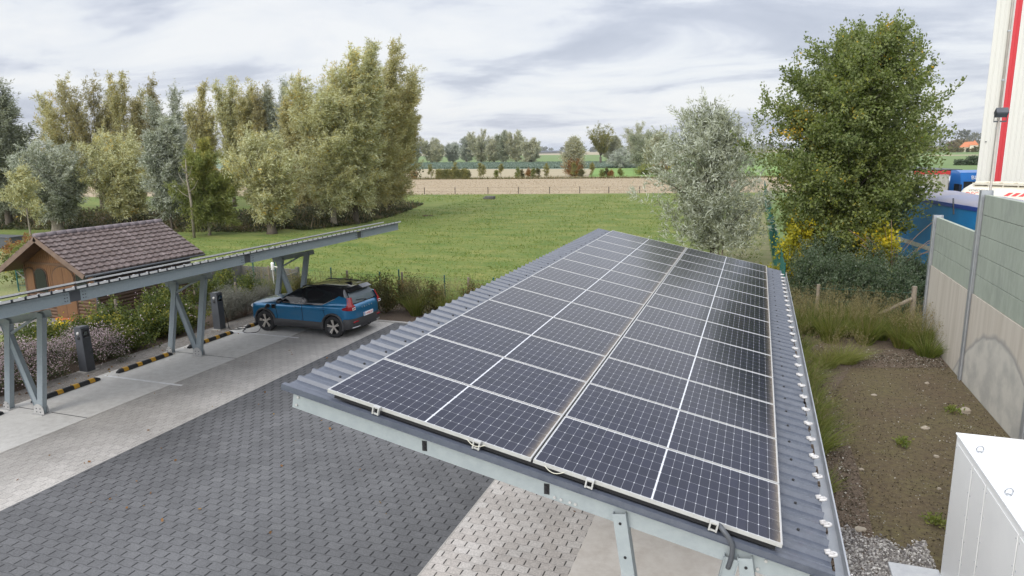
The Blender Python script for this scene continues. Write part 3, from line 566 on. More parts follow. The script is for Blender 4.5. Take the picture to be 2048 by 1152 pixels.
# ---------------------------------------------------------------- right hand wall
def wallm():
    m, ns, ls = newmat('stained_concrete'); p = nd(ns, 'ShaderNodeBsdfPrincipled', i_Roughness=.9); o = nd(ns, 'ShaderNodeOutputMaterial'); ls.new(p.outputs[0], o.inputs[0])
    t = nd(ns, 'ShaderNodeTexCoord'); s = nd(ns, 'ShaderNodeSeparateXYZ'); ls.new(t.outputs['Object'], s.inputs[0])
    n1 = nd(ns, 'ShaderNodeTexNoise', i_Scale=1.6, i_Detail=8, i_Roughness=.6); ls.new(t.outputs['Object'], n1.inputs['Vector'])
    mpg = nd(ns, 'ShaderNodeMapping'); mpg.inputs['Scale'].default_value = (1, 5, .35); ls.new(t.outputs['Object'], mpg.inputs[0])
    n2 = nd(ns, 'ShaderNodeTexNoise', i_Scale=1.3, i_Detail=6); ls.new(mpg.outputs[0], n2.inputs['Vector'])
    r2 = nd(ns, 'ShaderNodeMapRange', i_From_Min=.42, i_From_Max=.68); ls.new(n2.outputs[0], r2.inputs[0])
    c = mixc(ns, ls, mth(ns, ls, 'MULTIPLY', r2.outputs[0], .55), (.50, .455, .39), (.37, .325, .265))
    # tide mark of an old soil heap: a bell in (y, z)
    nn = mth(ns, ls, 'MULTIPLY', mth(ns, ls, 'SUBTRACT', n1.outputs[0], .5), .35)
    dy = mth(ns, ls, 'SUBTRACT', s.outputs[1], 16.75); q = mth(ns, ls, 'DIVIDE', mth(ns, ls, 'MULTIPLY', dy, dy), 6.2)
    hz = mth(ns, ls, 'SUBTRACT', mth(ns, ls, 'ADD', 1.62, nn), q); d = mth(ns, ls, 'SUBTRACT', hz, s.outputs[2])
    ins = nd(ns, 'ShaderNodeMapRange', i_From_Min=-.02, i_From_Max=.05); ls.new(d, ins.inputs[0])
    halo = nd(ns, 'ShaderNodeMapRange', i_From_Min=-.13, i_From_Max=-.01); ls.new(d, halo.inputs[0])
    c = mixc(ns, ls, mth(ns, ls, 'MULTIPLY', halo.outputs[0], .8), c, (.24, .235, .23))
    r1 = nd(ns, 'ShaderNodeMapRange', i_From_Min=.42, i_From_Max=.62); ls.new(n1.outputs[0], r1.inputs[0])
    c2 = mixc(ns, ls, r1.outputs[0], (.50, .475, .42), (.38, .365, .33)); c = mixc(ns, ls, ins.outputs[0], c, c2); ls.new(c, p.inputs['Base Color'])
    n3 = nd(ns, 'ShaderNodeTexNoise', i_Scale=60, i_Detail=4); ls.new(t.outputs['Object'], n3.inputs['Vector']); b = nd(ns, 'ShaderNodeBump', i_Strength=.15, i_Distance=.02); ls.new(n3.outputs[0], b.inputs['Height']); ls.new(b.outputs[0], p.inputs['Normal'])
    return m
WM = wallm()
root = thing('noise_barrier_wall', 'tall wall of stained concrete with grey green panels above, at the right edge', 'wall', (0, 0, 0))
bays = [(23.53, 19.18, 3.68, 3), (19.18, 14.83, 4.62, 5), (14.83, 10.48, 4.62, 5), (10.48, 6.13, 4.62, 5)]
for y1, y0, top, n in bays:
    mb = MB(); mb.box((5.06, y0+.05, -.3), (5.22, y1-.05, 2.22)); part('concrete_panel', mb, WM, root)
    for k in range(n):
        z0 = 2.223+k*(top-2.223)/n; mb = MB(); mb.box((5.085, y0+.05, z0+.006), (5.185, y1-.05, z0+(top-2.223)/n-.004), bev=.006); part('cladding_board', mb, M['panel_green'], root)
for i, (y, top) in enumerate([(23.53, 3.74), (19.18, 4.72), (14.83, 4.72), (10.48, 4.72), (6.13, 4.72)]):
    mb = MB(); mb.box((5.0, y-.085, -.3), (5.018, y+.085, top)); mb.box((5.018, y-.008, -.3), (5.235, y+.008, top)); mb.box((5.235, y-.085, -.3), (5.25, y+.085, top)); part('steel_post', mb, M['zinc'], root)
# ---------------------------------------------------------------- white cabinet
root = thing('equipment_cabinet', 'large white metal cabinet with lifting eyes on its dirty top, bottom right corner', 'cabinet', (2.57, 4.6, 0))
mb = MB(); mb.box((0, 0, .05), (2.4, 5.03, 2.14), bev=.012); part('housing', mb, M['white_metal'], root)
def topm():
    m, ns, ls = newmat('dirty_white_top'); p = nd(ns, 'ShaderNodeBsdfPrincipled', i_Roughness=.4); o = nd(ns, 'ShaderNodeOutputMaterial'); ls.new(p.outputs[0], o.inputs[0])
    t = nd(ns, 'ShaderNodeTexCoord'); n = nd(ns, 'ShaderNodeTexNoise', i_Scale=1.5, i_Detail=8, i_Roughness=.65); ls.new(t.outputs['Object'], n.inputs['Vector'])
    r = nd(ns, 'ShaderNodeMapRange', i_From_Min=.47, i_From_Max=.66); ls.new(n.outputs[0], r.inputs[0]); s = nd(ns, 'ShaderNodeSeparateXYZ'); ls.new(t.outputs['Object'], s.inputs[0])
    r2 = nd(ns, 'ShaderNodeMapRange', i_From_Min=.18, i_From_Max=.5); ls.new(s.outputs[0], r2.inputs[0])
    ls.new(mixc(ns, ls, mth(ns, ls, 'MULTIPLY', mth(ns, ls, 'MULTIPLY', r.outputs[0], .8), r2.outputs[0]), (.80, .81, .83), (.36, .28, .19)), p.inputs['Base Color']); return m
mb = MB(); mb.box((-.012, -.012, 2.145), (2.412, 5.042, 2.165), bev=.004); part('top_sheet', mb, topm(), root)
for y0, y1 in ((.06, .95), (1.01, 1.95), (2.01, 2.68), (2.72, 3.72), (3.76, 4.24), (4.27, 4.97)):
    mb = MB(); mb.box((-.010, y0, .12), (-.002, y1, 2.06), bev=.003); pn = part('side_panel', mb, M['white_metal'], root)
    mb = MB(); mb.tube([(-.010, 0, 0), (-.014, 0, 0)], .008, 6); rv = mb.mesh('rivet', M['zinc'])
    for y in (y0+.03, y1-.03):
        for z in np.arange(.2, 2.05, .3): link('rivet', rv, pn, (0, y, z))
for x, y in ((.10, 4.45), (.08, 3.35), (.08, 2.55), (2.25, 4.45), (2.25, 2.6)):
    mb = MB(); mb.tube([(x+.04*cos(t), y+.012*cos(t), 2.205+.04*sin(t)) for t in np.linspace(0, 2*pi, 14)], .0085, 6); mb.lathe([(.0, 2.165), (.026, 2.165), (.026, 2.176), (0, 2.178)], (x, y, 0), (0, 0, 1), 10); part('lifting_eye', mb, M['zinc'], root, True)
mb = MB(); mb.box((0, 0, 0), (.62, .55, .06), bev=.008); solo('stone_slab', mb, M['slab'], 'pale grey stone slab lying on the gravel beside the white cabinet', 'slab', (2.0, 9.35, .0))
# ---------------------------------------------------------------- hall, lorries, floodlight
root = thing('industrial_hall', 'cream clad industrial hall with one vertical red stripe, upper right corner', 'building', (10.95, 43, 0))
mb = MB(); fp = [(0, 0), (34, 0), (34, 40), (13, 40), (7, 7)]
n = len(fp); mb.add([(x, y, 0) for x, y in fp]+[(x, y, 24) for x, y in fp], [(i, (i+1) % n, n+(i+1) % n, n+i) for i in range(n)]+[tuple(range(n, 2*n))]); part('core', mb, M['cream'], root)
def ribs(x0, x1, z0, z1, yo):
    mb = MB(); xs = []; x = x0
    while x < x1-.01: xs += [(x, 0), (x+.155, 0), (x+.17, -.018), (x+.205, -.018), (x+.22, 0)]; x += .22
    vs = [(min(a, x1), yo+b, z) for z in (z0, z1) for a, b in xs]; m_ = len(xs); mb.add(vs, [(i, i+1, m_+i+1, m_+i) for i in range(m_-1)]); mb.add([(min(a, x1), yo+.02, z) for z in (z0, z1) for a, b in xs[::m_-1]], [(0, 1, 3, 2)]); return mb
part('cladding', ribs(-.02, .78, 0, 24, -.03), M['cream'], root); part('red_stripe', ribs(.80, 1.10, 3.75, 24, -.032), M['red'], root); part('cladding', ribs(1.12, 34, 0, 24, -.03), M['cream'], root)
mb = MB(); mb.box((.78, -.05, 3.7), (.80, -.02, 24)); mb.box((1.10, -.05, 3.7), (1.12, -.02, 24)); part('flashing', mb, M['white_metal'], root)
mb = MB(); mb.tube([(.64, -.12, 0), (.64, -.12, 24)], .06, 10); dp = part('downpipe', mb, M['pipe'], root, True)
for z in (4.2, 6.6, 9, 11.4): mb = MB(); mb.box((.57, -.19, z), (.71, -.03, z+.07)); link('pipe_bracket', mb.mesh('pipe_bracket', M['zinc']), dp)
mb = MB(); mb.box((.18, -.10, 5.93), (.24, -.03, 5.97)); part('wall_hook', mb, M['anthracite'], root)
root = thing('floodlight', 'dark floodlight on a thin pole beside the red stripe of the hall', 'lamp', (6.5, 24, 0))
mb = MB(); mb.tube([(0, 0, 0), (0, 0, 6.45)], [.036, .03], 10); part('pole', mb, M['pipe'], root, True)
mb = MB(); mb.bar((.03, -.09, 6.62), (.03, .02, 6.76), .30, .22, (0, 1, 1)); mb.box((-.13, -.02, 6.42), (.19, .02, 6.46)); mb.box((-.13, -.015, 6.44), (-.118, .015, 6.64)); mb.box((.178, -.015, 6.44), (.19, .015, 6.64)); part('lamp_head', mb, M['anthracite'], root)
mb = MB(); mb.bar((.03, -.104, 6.608), (.03, -.092, 6.622), .26, .18, (0, 1, 1)); part('lens', mb, pm('lamp_glass', (.12, .13, .14), .15), root)
# blue tarpaulin trailer
a, b = Vector((8.05, 23.7, 0)), Vector((4.82, 41.4, 0)); dr = (b-a); Lt = dr.length; rz = math.atan2(dr.y, dr.x)
root = thing('tarpaulin_trailer', 'long lorry trailer with blue tarpaulin sides and a faded roof, behind the green panelled wall', 'trailer', a, rz)
mb = MB(); mb.box((0, -2.5, 1.0), (Lt, -.0, 3.56), bev=.03); part('tarpaulin_body', mb, M['tarp_blue'], root)
mb = MB(); vs = []; nx = 14
for i in range(nx+1):
    for k, (y, z) in enumerate([(-.0, 3.62), (-.12, 3.74), (-.7, 3.84), (-1.25, 3.88), (-1.8, 3.84), (-2.5, 3.62)]): vs.append((i*Lt/nx, y, z+.035*sin(i*2.1+k)))
mb.add(vs, [(i*6+k, i*6+k+1, (i+1)*6+k+1, (i+1)*6+k) for i in range(nx) for k in range(5)]); mb.box((.01, -2.48, 3.56), (Lt-.01, -.02, 3.60)); part('roof_tarpaulin', mb, M['tarp_roof'], root, True)
mb = MB(); mb.box((0, -.0, 3.50), (Lt, .03, 3.64)); part('roof_edge', mb, M['tarp_dark'], root)
mb = MB(); mb.box((0, .002, 1.62), (Lt*.98, .012, 1.80)); part('grey_band', mb, M['white_dirty'], root)
mb = MB(); mb.box((.2, -2.4, .75), (Lt-.1, -.1, 1.0)); part('chassis', mb, M['anthracite'], root)
for x in (3.2, 6.0):
    mb = MB(); mb.bar((x, .03, 3.25), (x+.12, .05, 3.84), .05, .04, (0, 1, 0)); part('strap', mb, M['anthracite'], root)
for x in (1.4, 2.7, 4.0, 13.0):
    for y in (-.3, -2.2): mb = MB(); mb.lathe([(0, -.14), (.3, -.14), (.48, -.12), (.5, 0), (.48, .12), (.3, .14), (0, .14)], (x, y, .5), (0, 1, 0), 20); part('wheel', mb, M['tyre'], root, True)
def text_mesh(s, size, mat, ext=.004):
    cu = bpy.data.curves.new('lettering', 'FONT'); cu.body = s; cu.size = size; cu.extrude = ext; o = bpy.data.objects.new('t', cu); C.objects.link(o)
    dg = bpy.context.evaluated_depsgraph_get(); me = bpy.data.meshes.new_from_object(o.evaluated_get(dg)); bpy.data.objects.remove(o); me.materials.clear(); me.materials.append(mat); me.name = 'lettering'; return me
def put_text(s, size, mat, parent, M4, name='lettering', bend=None):
    me = text_mesh(s, size, mat); me.transform(M4); o = link(name, me, parent); return o
# cream bulk tank trailer with lettering
a, b = Vector((9.75, 39.6, 0)), Vector((16.6, 34.2, 0)); dr = b-a; Lt = dr.length; rz = math.atan2(dr.y, dr.x)
root = thing('bulk_tank_trailer', 'cream bulk tank trailer with red and grey lettering, between the hall and the wall', 'trailer', a, rz)
mb = MB(); mb.lathe([(0, -.18), (.6, -.12), (.96, .0), (1.13, .25), (1.15, .5), (1.15, Lt)], (0, 0, 2.80), (1, 0, 0), 32); part('tank', mb, M['tank_cream'], root, True)
mb = MB(); mb.box((.45, -.52, 3.94), (Lt, .52, 3.98)); mb.box((.45, -.56, 3.91), (Lt, -.52, 4.0)); mb.box((.45, .52, 3.91), (Lt, .56, 4.0))
x = .5
while x < Lt: mb.box((x, -.54, 3.80), (x+.05, -.48, 3.94)); x += .62
part('walkway', mb, M['tank_cream'], root)
mb = MB(); rg = random.Random(2); x = .5
while x < Lt: mb.box((x, -.45, 3.98), (x+.42, .45, 4.05), bev=.02); x += .6
part('hatch', mb, M['tank_cream'], root)
def bend_text(s, size, mat, x0, zc, zoff):
    me = text_mesh(s, size, mat)
    for v in me.vertices:
        ang = (zoff+v.co.y)/1.2; r = 1.156+v.co.z; v.co = (x0+v.co.x, -r*cos(ang), zc+r*sin(ang))
    return link('lettering', me, root)
bend_text('VOEDERS', .20, M['letters_grey'], .40, 2.80, .93); bend_text('DEC', .30, M['letters_red'], .34, 2.80, .66)
mb = MB()
for k in range(3):
    q = [(2.0+k*.30, .72), (2.18+k*.30, .72), (2.34+k*.30, .92), (2.16+k*.30, .92)]; vs = [(x, -r*cos(t/1.2), 2.80+r*sin(t/1.2)) for r in (1.153, 1.16) for x, t in q]
    mb.add(vs, [(0, 1, 2, 3), (4, 5, 6, 7), (0, 1, 5, 4), (1, 2, 6, 5), (2, 3, 7, 6), (3, 0, 4, 7)])
part('red_bars', mb, M['letters_red'], root)
mb = MB(); mb.box((.4, -.9, .9), (Lt, .9, 1.45)); part('chassis', mb, M['anthracite'], root)
for x in (4.5, 5.8, 7.1): mb = MB(); mb.lathe([(0, -1.2), (.3, -1.2), (.5, -1.17), (.5, 1.17), (.3, 1.2), (0, 1.2)], (x, 0, .5), (0, 1, 0), 20); part('wheel', mb, M['tyre'], root, True)
# blue tractor with a polished tank
root = thing('tanker_lorry', 'bright blue lorry cab pulling a polished silver tank, parked left of the hall', 'lorry', (15.75, 62.5, 0), radians(10))
mb = MB(); pr = [(-1.05, .45), (-1.05, 1.2), (-1.02, 2.0), (-.75, 3.2), (-.55, 3.72), (.2, 3.9), (1.05, 3.85), (1.05, .45)]; mb.prism(pr, 0, -1.25, 1.25); part('cab', mb, M['truck_blue'], root)
mb = MB(); mb.add([(-1.1, -1.032, 2.05), (1.1, -1.032, 2.05), (1.05, -.80, 3.05), (-1.05, -.80, 3.05), (-1.1, -1.0, 2.05), (1.1, -1.0, 2.05), (1.05, -.77, 3.05), (-1.05, -.77, 3.05)], [(0, 1, 2, 3), (4, 7, 6, 5), (0, 4, 5, 1), (1, 5, 6, 2), (2, 6, 7, 3), (3, 7, 4, 0)]); part('windscreen', mb, M['glass_dark'], root)
mb = MB(); mb.box((-1.256, -.65, 2.05), (-1.25, .25, 2.85)); part('side_window', mb, M['glass_dark'], root)
mb = MB(); mb.box((-1.0, -1.10, 1.35), (1.0, -1.052, 1.9)); mb.box((-1.1, -1.1, .6), (1.1, -1.052, .95)); part('grille', mb, M['anthracite'], root)
for s_ in (-1, 1): mb = MB(); mb.box((s_*1.3-.06, -1.05, 2.15), (s_*1.3+.06, -.9, 2.85), bev=.03); part('mirror', mb, M['black'], root)
put_text('BLA', .42, M['letters_white'], root, Matrix.Translation((-.55, -.835, 3.22)) @ Matrix.Rotation(radians(68), 4, 'X'))
mb = MB(); mb.lathe([(0, 1.3), (.8, 1.35), (1.15, 1.6), (1.22, 2.0), (1.22, 10.5), (1.0, 10.9), (0, 11)], (0, 0, 2.62), (-.10, 1, 0), 32); part('tank', mb, M['chrome_tank'], root, True)
mb = MB(); mb.box((-1.9, 1.8, 3.84), (-.1, 10.5, 3.9)); mb.box((-1.25, 1.4, .8), (.3, 10.8, 1.45)); part('frame', mb, M['anthracite'], root)
for x in (-1, 1):
    for y in (-.2, 2.6, 8.2, 9.5): mb = MB(); mb.lathe([(0, -.15), (.3, -.15), (.5, -.12), (.5, .12), (.3, .15), (0, .15)], (x-.1*max(y, 0), y, .5), (1, 0, 0), 18); part('wheel', mb, M['tyre'], root, True)
root = thing('tipper_body', 'weathered white box trailer with a red top rail, seen just right of the oak', 'trailer', (13.45, 61.0, -.1), radians(96))
mb = MB(); mb.box((0, -.3, .9), (8, 2.15, 3.7), bev=.02); part('body', mb, M['white_dirty'], root)
mb = MB(); mb.box((.03, -.34, 3.72), (1.3, -.22, 3.98)); mb.box((-.06, -.34, 3.72), (.02, 2.2, 3.98)); part('top_rail', mb, M['letters_red'], root)
mb = MB()
for y in np.linspace(-.2, 2.05, 7): mb.box((-.05, y-.03, 1.0), (-.0, y+.03, 3.7))
mb.tube([(-.08, .3, 1.6)]+[(-.08, .75-.45*cos(t), 2.6+.5*sin(t)) for t in np.linspace(0, pi, 9)]+[(-.08, 1.2, 1.6)], .03, 6); part('tailgate_frame', mb, M['white_dirty'], root)
mb = MB(); mb.box((.1, -.2, .6), (8, 2.0, .9)); part('chassis', mb, M['anthracite'], root)
for x in (1.2, 2.5): 
    for y in (0, 1.8): mb = MB(); mb.lathe([(0, -.14), (.3, -.14), (.5, -.12), (.5, .12), (.3, .14), (0, .14)], (x, y, .5), (0, 1, 0), 18); part('wheel', mb, M['tyre'], root, True)
# ---------------------------------------------------------------- garden shed
root = thing('garden_shed', 'brown wooden garden shed with arched door and tiled gable roof, behind the left carport', 'shed', (-23.55, 16.65, 0))
HW, EZ, RZ, LEN = 2.12, 1.83, 3.09, 5.4                      # half width, eave, ridge, roof length (y)
sl_ = math.atan2(RZ-EZ, HW)
def shedroof(side):
    mb = MB(); nrow = 10; L = math.hypot(HW, RZ-EZ); rl = L/nrow; nx = 18*6
    for r in range(nrow):
        s0, s1 = r*rl-.02, (r+1)*rl+.015; vs = []
        for (s_, lift) in ((s0, .012), (s1, .066)):
            for i in range(nx+1):
                y = i*LEN/nx; ph = (i % 6)/6; w = .032*max(0, math.cos((ph-.25)*2*pi))**.7 if ph < .5 else .004
                x = s_*cos(sl_); z = RZ-s_*sin(sl_)+lift+w; vs.append((side*x, y, z))
        n = nx+1
        for i in range(nx+1): vs.append((vs[n+i][0]-side*.004, vs[n+i][1], vs[n+i][2]-.063))
        fs = [(i, i+1, n+i+1, n+i) for i in range(nx)]+[(n+i, n+i+1, 2*n+i+1, 2*n+i) for i in range(nx)]; mb.add(vs, fs)
    return mb
for s_ in (-1, 1):
    rf = part('roof', shedroof(s_), M['tile'], root)
mb = MB()
for k in range(14):
    y = k*LEN/14; mb.tube([(0, y, RZ+.015), (0, y+LEN/14+.03, RZ+.03)], [.115, .10], 10)
part('ridge_tiles', mb, M['ridge_tile'], root, True)
for s_ in (-1, 1):
    d = Vector((s_*cos(sl_), 0, -sin(sl_))); nn = Vector((s_*sin(sl_), 0, cos(sl_)))
    p, q = Vector((0, 0, RZ))-nn*.07, Vector((s_*(HW+.03), 0, EZ))-nn*.07
    for y in (-.012, LEN+.012): mb = MB(); mb.bar(p+Vector((0, y, 0)), q+Vector((0, y, 0)), .03, .17, nn); part('barge_board', mb, M['barge'], root)
for s_ in (-1, 1): mb = MB(); mb.add([(0, .02, RZ-.07), (s_*HW, .02, EZ-.07), (s_*HW, LEN-.02, EZ-.07), (0, LEN-.02, RZ-.07), (0, .02, RZ-.09), (s_*HW, .02, EZ-.09), (s_*HW, LEN-.02, EZ-.09), (0, LEN-.02, RZ-.09)], [(0, 1, 2, 3), (7, 6, 5, 4), (0, 4, 5, 1), (2, 6, 7, 3), (1, 5, 6, 2)]); part('soffit', mb, M['wood_log'], root)
mb = MB(); mb.tube([(HW+.06, .0, EZ-.04), (HW+.06, LEN, EZ-.05)], .045, 8); part('gutter', mb, M['anthracite'], root, True); mb = MB(); mb.tube([(HW-.30, .62, EZ-.1), (HW-.32, .62, 0)], .035, 8); part('downpipe', mb, M['anthracite'], root, True)
WX = 1.67; FY = .70                                             # wall half width, front wall y
def logwall(x0, y0, x1, y1, z0, z1, t=.045):
    mb = MB(); p, q = Vector((x0, y0, 0)), Vector((x1, y1, 0)); d = (q-p).normalized(); nn = Vector((d.y, -d.x, 0)); k = 0; z = z0
    while z < z1-.01:
        zt = min(z+.125, z1); vs = []
        for e in (p, q): vs += [e+Vector((0, 0, z)), e+nn*t*.6+Vector((0, 0, z+.012)), e+nn*t+Vector((0, 0, (z+zt)/2)), e+nn*t*.6+Vector((0, 0, zt-.012)), e+Vector((0, 0, zt)), e-nn*.03+Vector((0, 0, zt)), e-nn*.03+Vector((0, 0, z))]
        mb.add(vs, [(i, (i+1) % 7, 7+(i+1) % 7, 7+i) for i in range(7)]+[tuple(range(7)), tuple(range(7, 14))]); z += .125
    return mb
part('side_wall', logwall(WX, FY, WX, LEN-.3, 0, 1.95), M['wood_shed'], root)
part('side_wall', logwall(-WX, LEN-.3, -WX, FY, 0, 1.95), M['wood_shed'], root)
part('rear_wall', logwall(WX, LEN-.3, -WX, LEN-.3, 0, 2.0), M['wood_shed'], root)
part('front_wall', logwall(-WX, FY, WX, FY, 0, .95), M['wood_log'], root)
mb = MB(); x = -WX
while x < WX-.02:
    x1 = min(x+.10, WX); zt = lambda xx: min(RZ-.12-abs(xx)*(RZ-EZ)/HW, 9)
    mb.add([(x+.006, FY-.03, .955), (x1-.006, FY-.03, .955), (x1-.006, FY-.03, zt(x1)), (x+.006, FY-.03, zt(x)), (x, FY+.02, .955), (x1, FY+.02, .955), (x1, FY+.02, zt(x1)), (x, FY+.02, zt(x))], [(0, 1, 2, 3), (7, 6, 5, 4), (0, 4, 5, 1), (1, 5, 6, 2), (2, 6, 7, 3), (3, 7, 4, 0)]); x = x1
part('front_boards', mb, M['wood_front'], root)
for a, b in (((-WX, FY-.055, 1.98), (WX, FY-.031, 2.07)), ((WX-.03, FY-.06, 0), (WX+.06, FY+.05, 1.96)), ((-WX-.06, FY-.06, 0), (-WX+.03, FY+.05, 1.96))): mb = MB(); mb.box(a, b); part('trim', mb, M['wood_log'], root)
def arch(x0, x1, z0, zt, y0, y1):
    r = (x1-x0)/2; mb = MB(); mb.prism([(x0, z0), (x1, z0)]+[((x0+x1)/2+r*cos(t), zt-r*.75+r*.75*sin(t)) for t in np.linspace(0, pi, 14)], 1, y0, y1); return mb
for x0, x1, z0, zt, nm in ((-.27, .75, .06, 1.94, 'door'), (-1.17, -.62, .98, 1.83, 'window'), (.87, 1.38, .98, 1.83, 'window'), (-1.62, -1.24, .98, 1.83, 'panel')):
    part(nm+'_surround', arch(x0-.045, x1+.045, z0-.04, zt+.045, FY-.05, FY-.034), M['wood_shed'], root)
    d = part(nm, arch(x0, x1, z0, zt, FY-.065, FY-.049), M['glass_dark'] if nm == 'window' else M['wood_front'], root)
    if nm == 'door':
        mb = MB(); mb.tube([(.62, FY-.10, .95), (.62, FY-.07, .95)], .03, 8); link('handle', mb.mesh('handle', M['anthracite']), d)
        mb = MB(); mb.box((.235, FY-.069, .08), (.245, FY-.064, 1.9)); link('door_joint', mb.mesh('door_joint', M['wood_shed']), d)
mb = MB(); mb.box((-.27, FY-.20, 0), (.75, FY-.066, .07)); part('threshold', mb, pm('orange_step', (.42, .13, .04), .7), root)
mb = MB(); mb.tube([(-1.75, FY-.02, 1.42), (-1.98, FY-.14, 1.7)], .02, 6); part('brace', mb, M['white_dirty'], root)
# ---------------------------------------------------------------- blue car
CX, CY = -13.85, 18.92
car = thing('parked_car', 'metallic blue compact SUV with black roof plugged in and charging in the far left bay', 'car', (CX, CY, .014), radians(-1.9))
HWd = .925
st = [ # x, half width, bottom, shoulder, centre height
 (-2.20, .50, .40, .70, .74), (-2.16, .68, .30, .83, .87), (-2.06, .79, .25, .89, .94), (-1.90, .86, .23, .925, .985), (-1.6, .905, .22, .955, 1.03), (-1.25, .92, .22, .985, 1.075), (-.95, .925, .22, 1.00, 1.10),
 (-.5, .925, .22, 1.01, 1.06), (0, .922, .22, 1.015, 1.05), (.5, .922, .22, 1.025, 1.06), (1.0, .925, .22, 1.045, 1.08), (1.4, .925, .22, 1.065, 1.09), (1.75, .91, .24, 1.08, 1.10), (1.96, .86, .30, 1.075, 1.10), (2.10, .76, .36, 1.03, 1.06), (2.18, .62, .45, .90, .93)]
def sec(x, w, zb, zs, zc): 
    half = [(0, zb), (.78*w, zb), (.95*w, zb+.07), (w*.995, .46), (w*.975, .60), (w*.985, .76), (w*.985, zs-.12), (w*.965, zs-.035), (w*.90, zs), (w*.50, zs+(zc-zs)*.8), (0, zc)]
    half = [(y, max(z, zb) if z < zs else min(z, max(zc, zs))) for y, z in half]
    if zs-.12 < .76: half[5] = (w*.985, (zs-.12+.60)/2+.03); half[4] = (w*.975, min(.60, zs-.2)); 
    return [(x, -y, z) for y, z in half]+[(x, y, z) for y, z in half[1:-1][::-1]]
rings = [sec(*s_) for s_ in st]; nr = len(rings[0]); mb = MB()
mb.add([v for r in rings for v in r], [(i*nr+k, i*nr+(k+1) % nr, (i+1)*nr+(k+1) % nr, (i+1)*nr+k) for i in range(len(rings)-1) for k in range(nr)]+[tuple(range(nr)), tuple(range((len(rings)-1)*nr, len(rings)*nr))])
WXf, WXr, WR = -1.345, 1.357, .356
me = mb.mesh('body', M['car_blue'], True); body = link('body', me, car)
cut = MB()
for wx in (WXf, WXr):
    for s_ in (-1, 1): cut.lathe([(0, 0), (.398, 0), (.398, .34), (0, .34)], (wx, s_*1.05 if s_ < 0 else 1.05-.34, .345), (0, 1, 0), 36)
cm_ = cut.mesh('cut', M['gap']); co_ = link('cut', cm_); 
sub = body.modifiers.new('s', 'SUBSURF'); sub.levels = 2; sub.render_levels = 2
bo = body.modifiers.new('b', 'BOOLEAN'); bo.object = co_; bo.operation = 'DIFFERENCE'; bo.solver = 'EXACT'
co_.parent = car; dg = bpy.context.evaluated_depsgraph_get(); me2 = bpy.data.meshes.new_from_object(body.evaluated_get(dg)); body.modifiers.clear(); body.data = me2; me2.name = 'body'; bpy.data.objects.remove(co_)
me2.materials.clear(); me2.materials.append(M['car_blue']); me2.materials.append(M['gap'])
for p in me2.polygons:
    c = p.center; inside = any((c.x-wx)**2+(c.z-.345)**2 < .407**2 for wx in (WXf, WXr)) and abs(c.y) < .935 and (abs(p.normal.y) < .5 or abs(c.y) < .75)
    p.material_index = 1 if inside else 0; p.use_smooth = not inside
# greenhouse
gl_ = [(1.00, -1.02, 2.08, .862, .95), (1.12, -.83, 2.03, .838, .95), (1.25, -.60, 1.96, .80, .9), (1.38, -.36, 1.86, .76, .85), (1.48, -.14, 1.78, .715, .8), (1.555, .12, 1.74, .655, .75), (1.60, .45, 1.62, .56, .7), (1.625, .75, 1.4, .40, .7)]
def gw(z):
    zs_ = [g[0] for g in gl_]; return [float(np.interp(z, zs_, [g[k] for g in gl_])) for k in (1, 2, 3)]
mb = MB(); rg_ = []
for z, xf, xr, w, k in gl_:
    half = [(xf, 0), (xf+.02, .45*w), (xf+.09, .80*w), (xf+.22, .955*w), (xf+.45, w), (.4, w), (xr-.5, w), (xr-.18, .975*w), (xr-.05, .88*w), (xr, .6*w), (xr+.012, 0)]
    rg_.append([(x, -y, z) for x, y in half]+[(x, y, z) for x, y in half[1:-1][::-1]])
m_ = len(rg_[0]); mb.add([v for r in rg_ for v in r], [(i*m_+k, i*m_+(k+1) % m_, (i+1)*m_+(k+1) % m_, (i+1)*m_+k) for i in range(len(rg_)-1) for k in range(m_)]+[tuple(range((len(rg_)-1)*m_, len(rg_)*m_))])
me = mb.mesh('roof', M['car_black'], True); ro_ = link('roof', me, car); sub = ro_.modifiers.new('s', 'SUBSURF'); sub.levels = 2; sub.subdivision_type = 'CATMULL_CLARK'
dg = bpy.context.evaluated_depsgraph_get(); me2 = bpy.data.meshes.new_from_object(ro_.evaluated_get(dg)); ro_.modifiers.clear(); ro_.data = me2; me2.name = 'roof'; me2.polygons.foreach_set('use_smooth', [True]*len(me2.polygons))
def sidepatch(poly, off, th, s_):
    """polygon in (x, z) laid on the greenhouse side; densified"""
    pts = []
    for i in range(len(poly)):
        a, b = poly[i], poly[(i+1) % len(poly)]
        for t in (0, .34, .67): pts.append((a[0]+(b[0]-a[0])*t, a[1]+(b[1]-a[1])*t))
    def Y_(x, z): 
        xf, xr, w = gw(z); return w*(1-.02*max(0, (x-1.0))) 
    n = len(pts); vs = [(x, s_*(Y_(x, z)+off), z) for x, z in pts]+[(x, s_*(Y_(x, z)+off-th), z) for x, z in pts]
    mb = MB(); mb.add(vs, [tuple(range(n)), tuple(range(n, 2*n))[::-1]]+[(i, (i+1) % n, n+(i+1) % n, n+i) for i in range(n)]); return mb
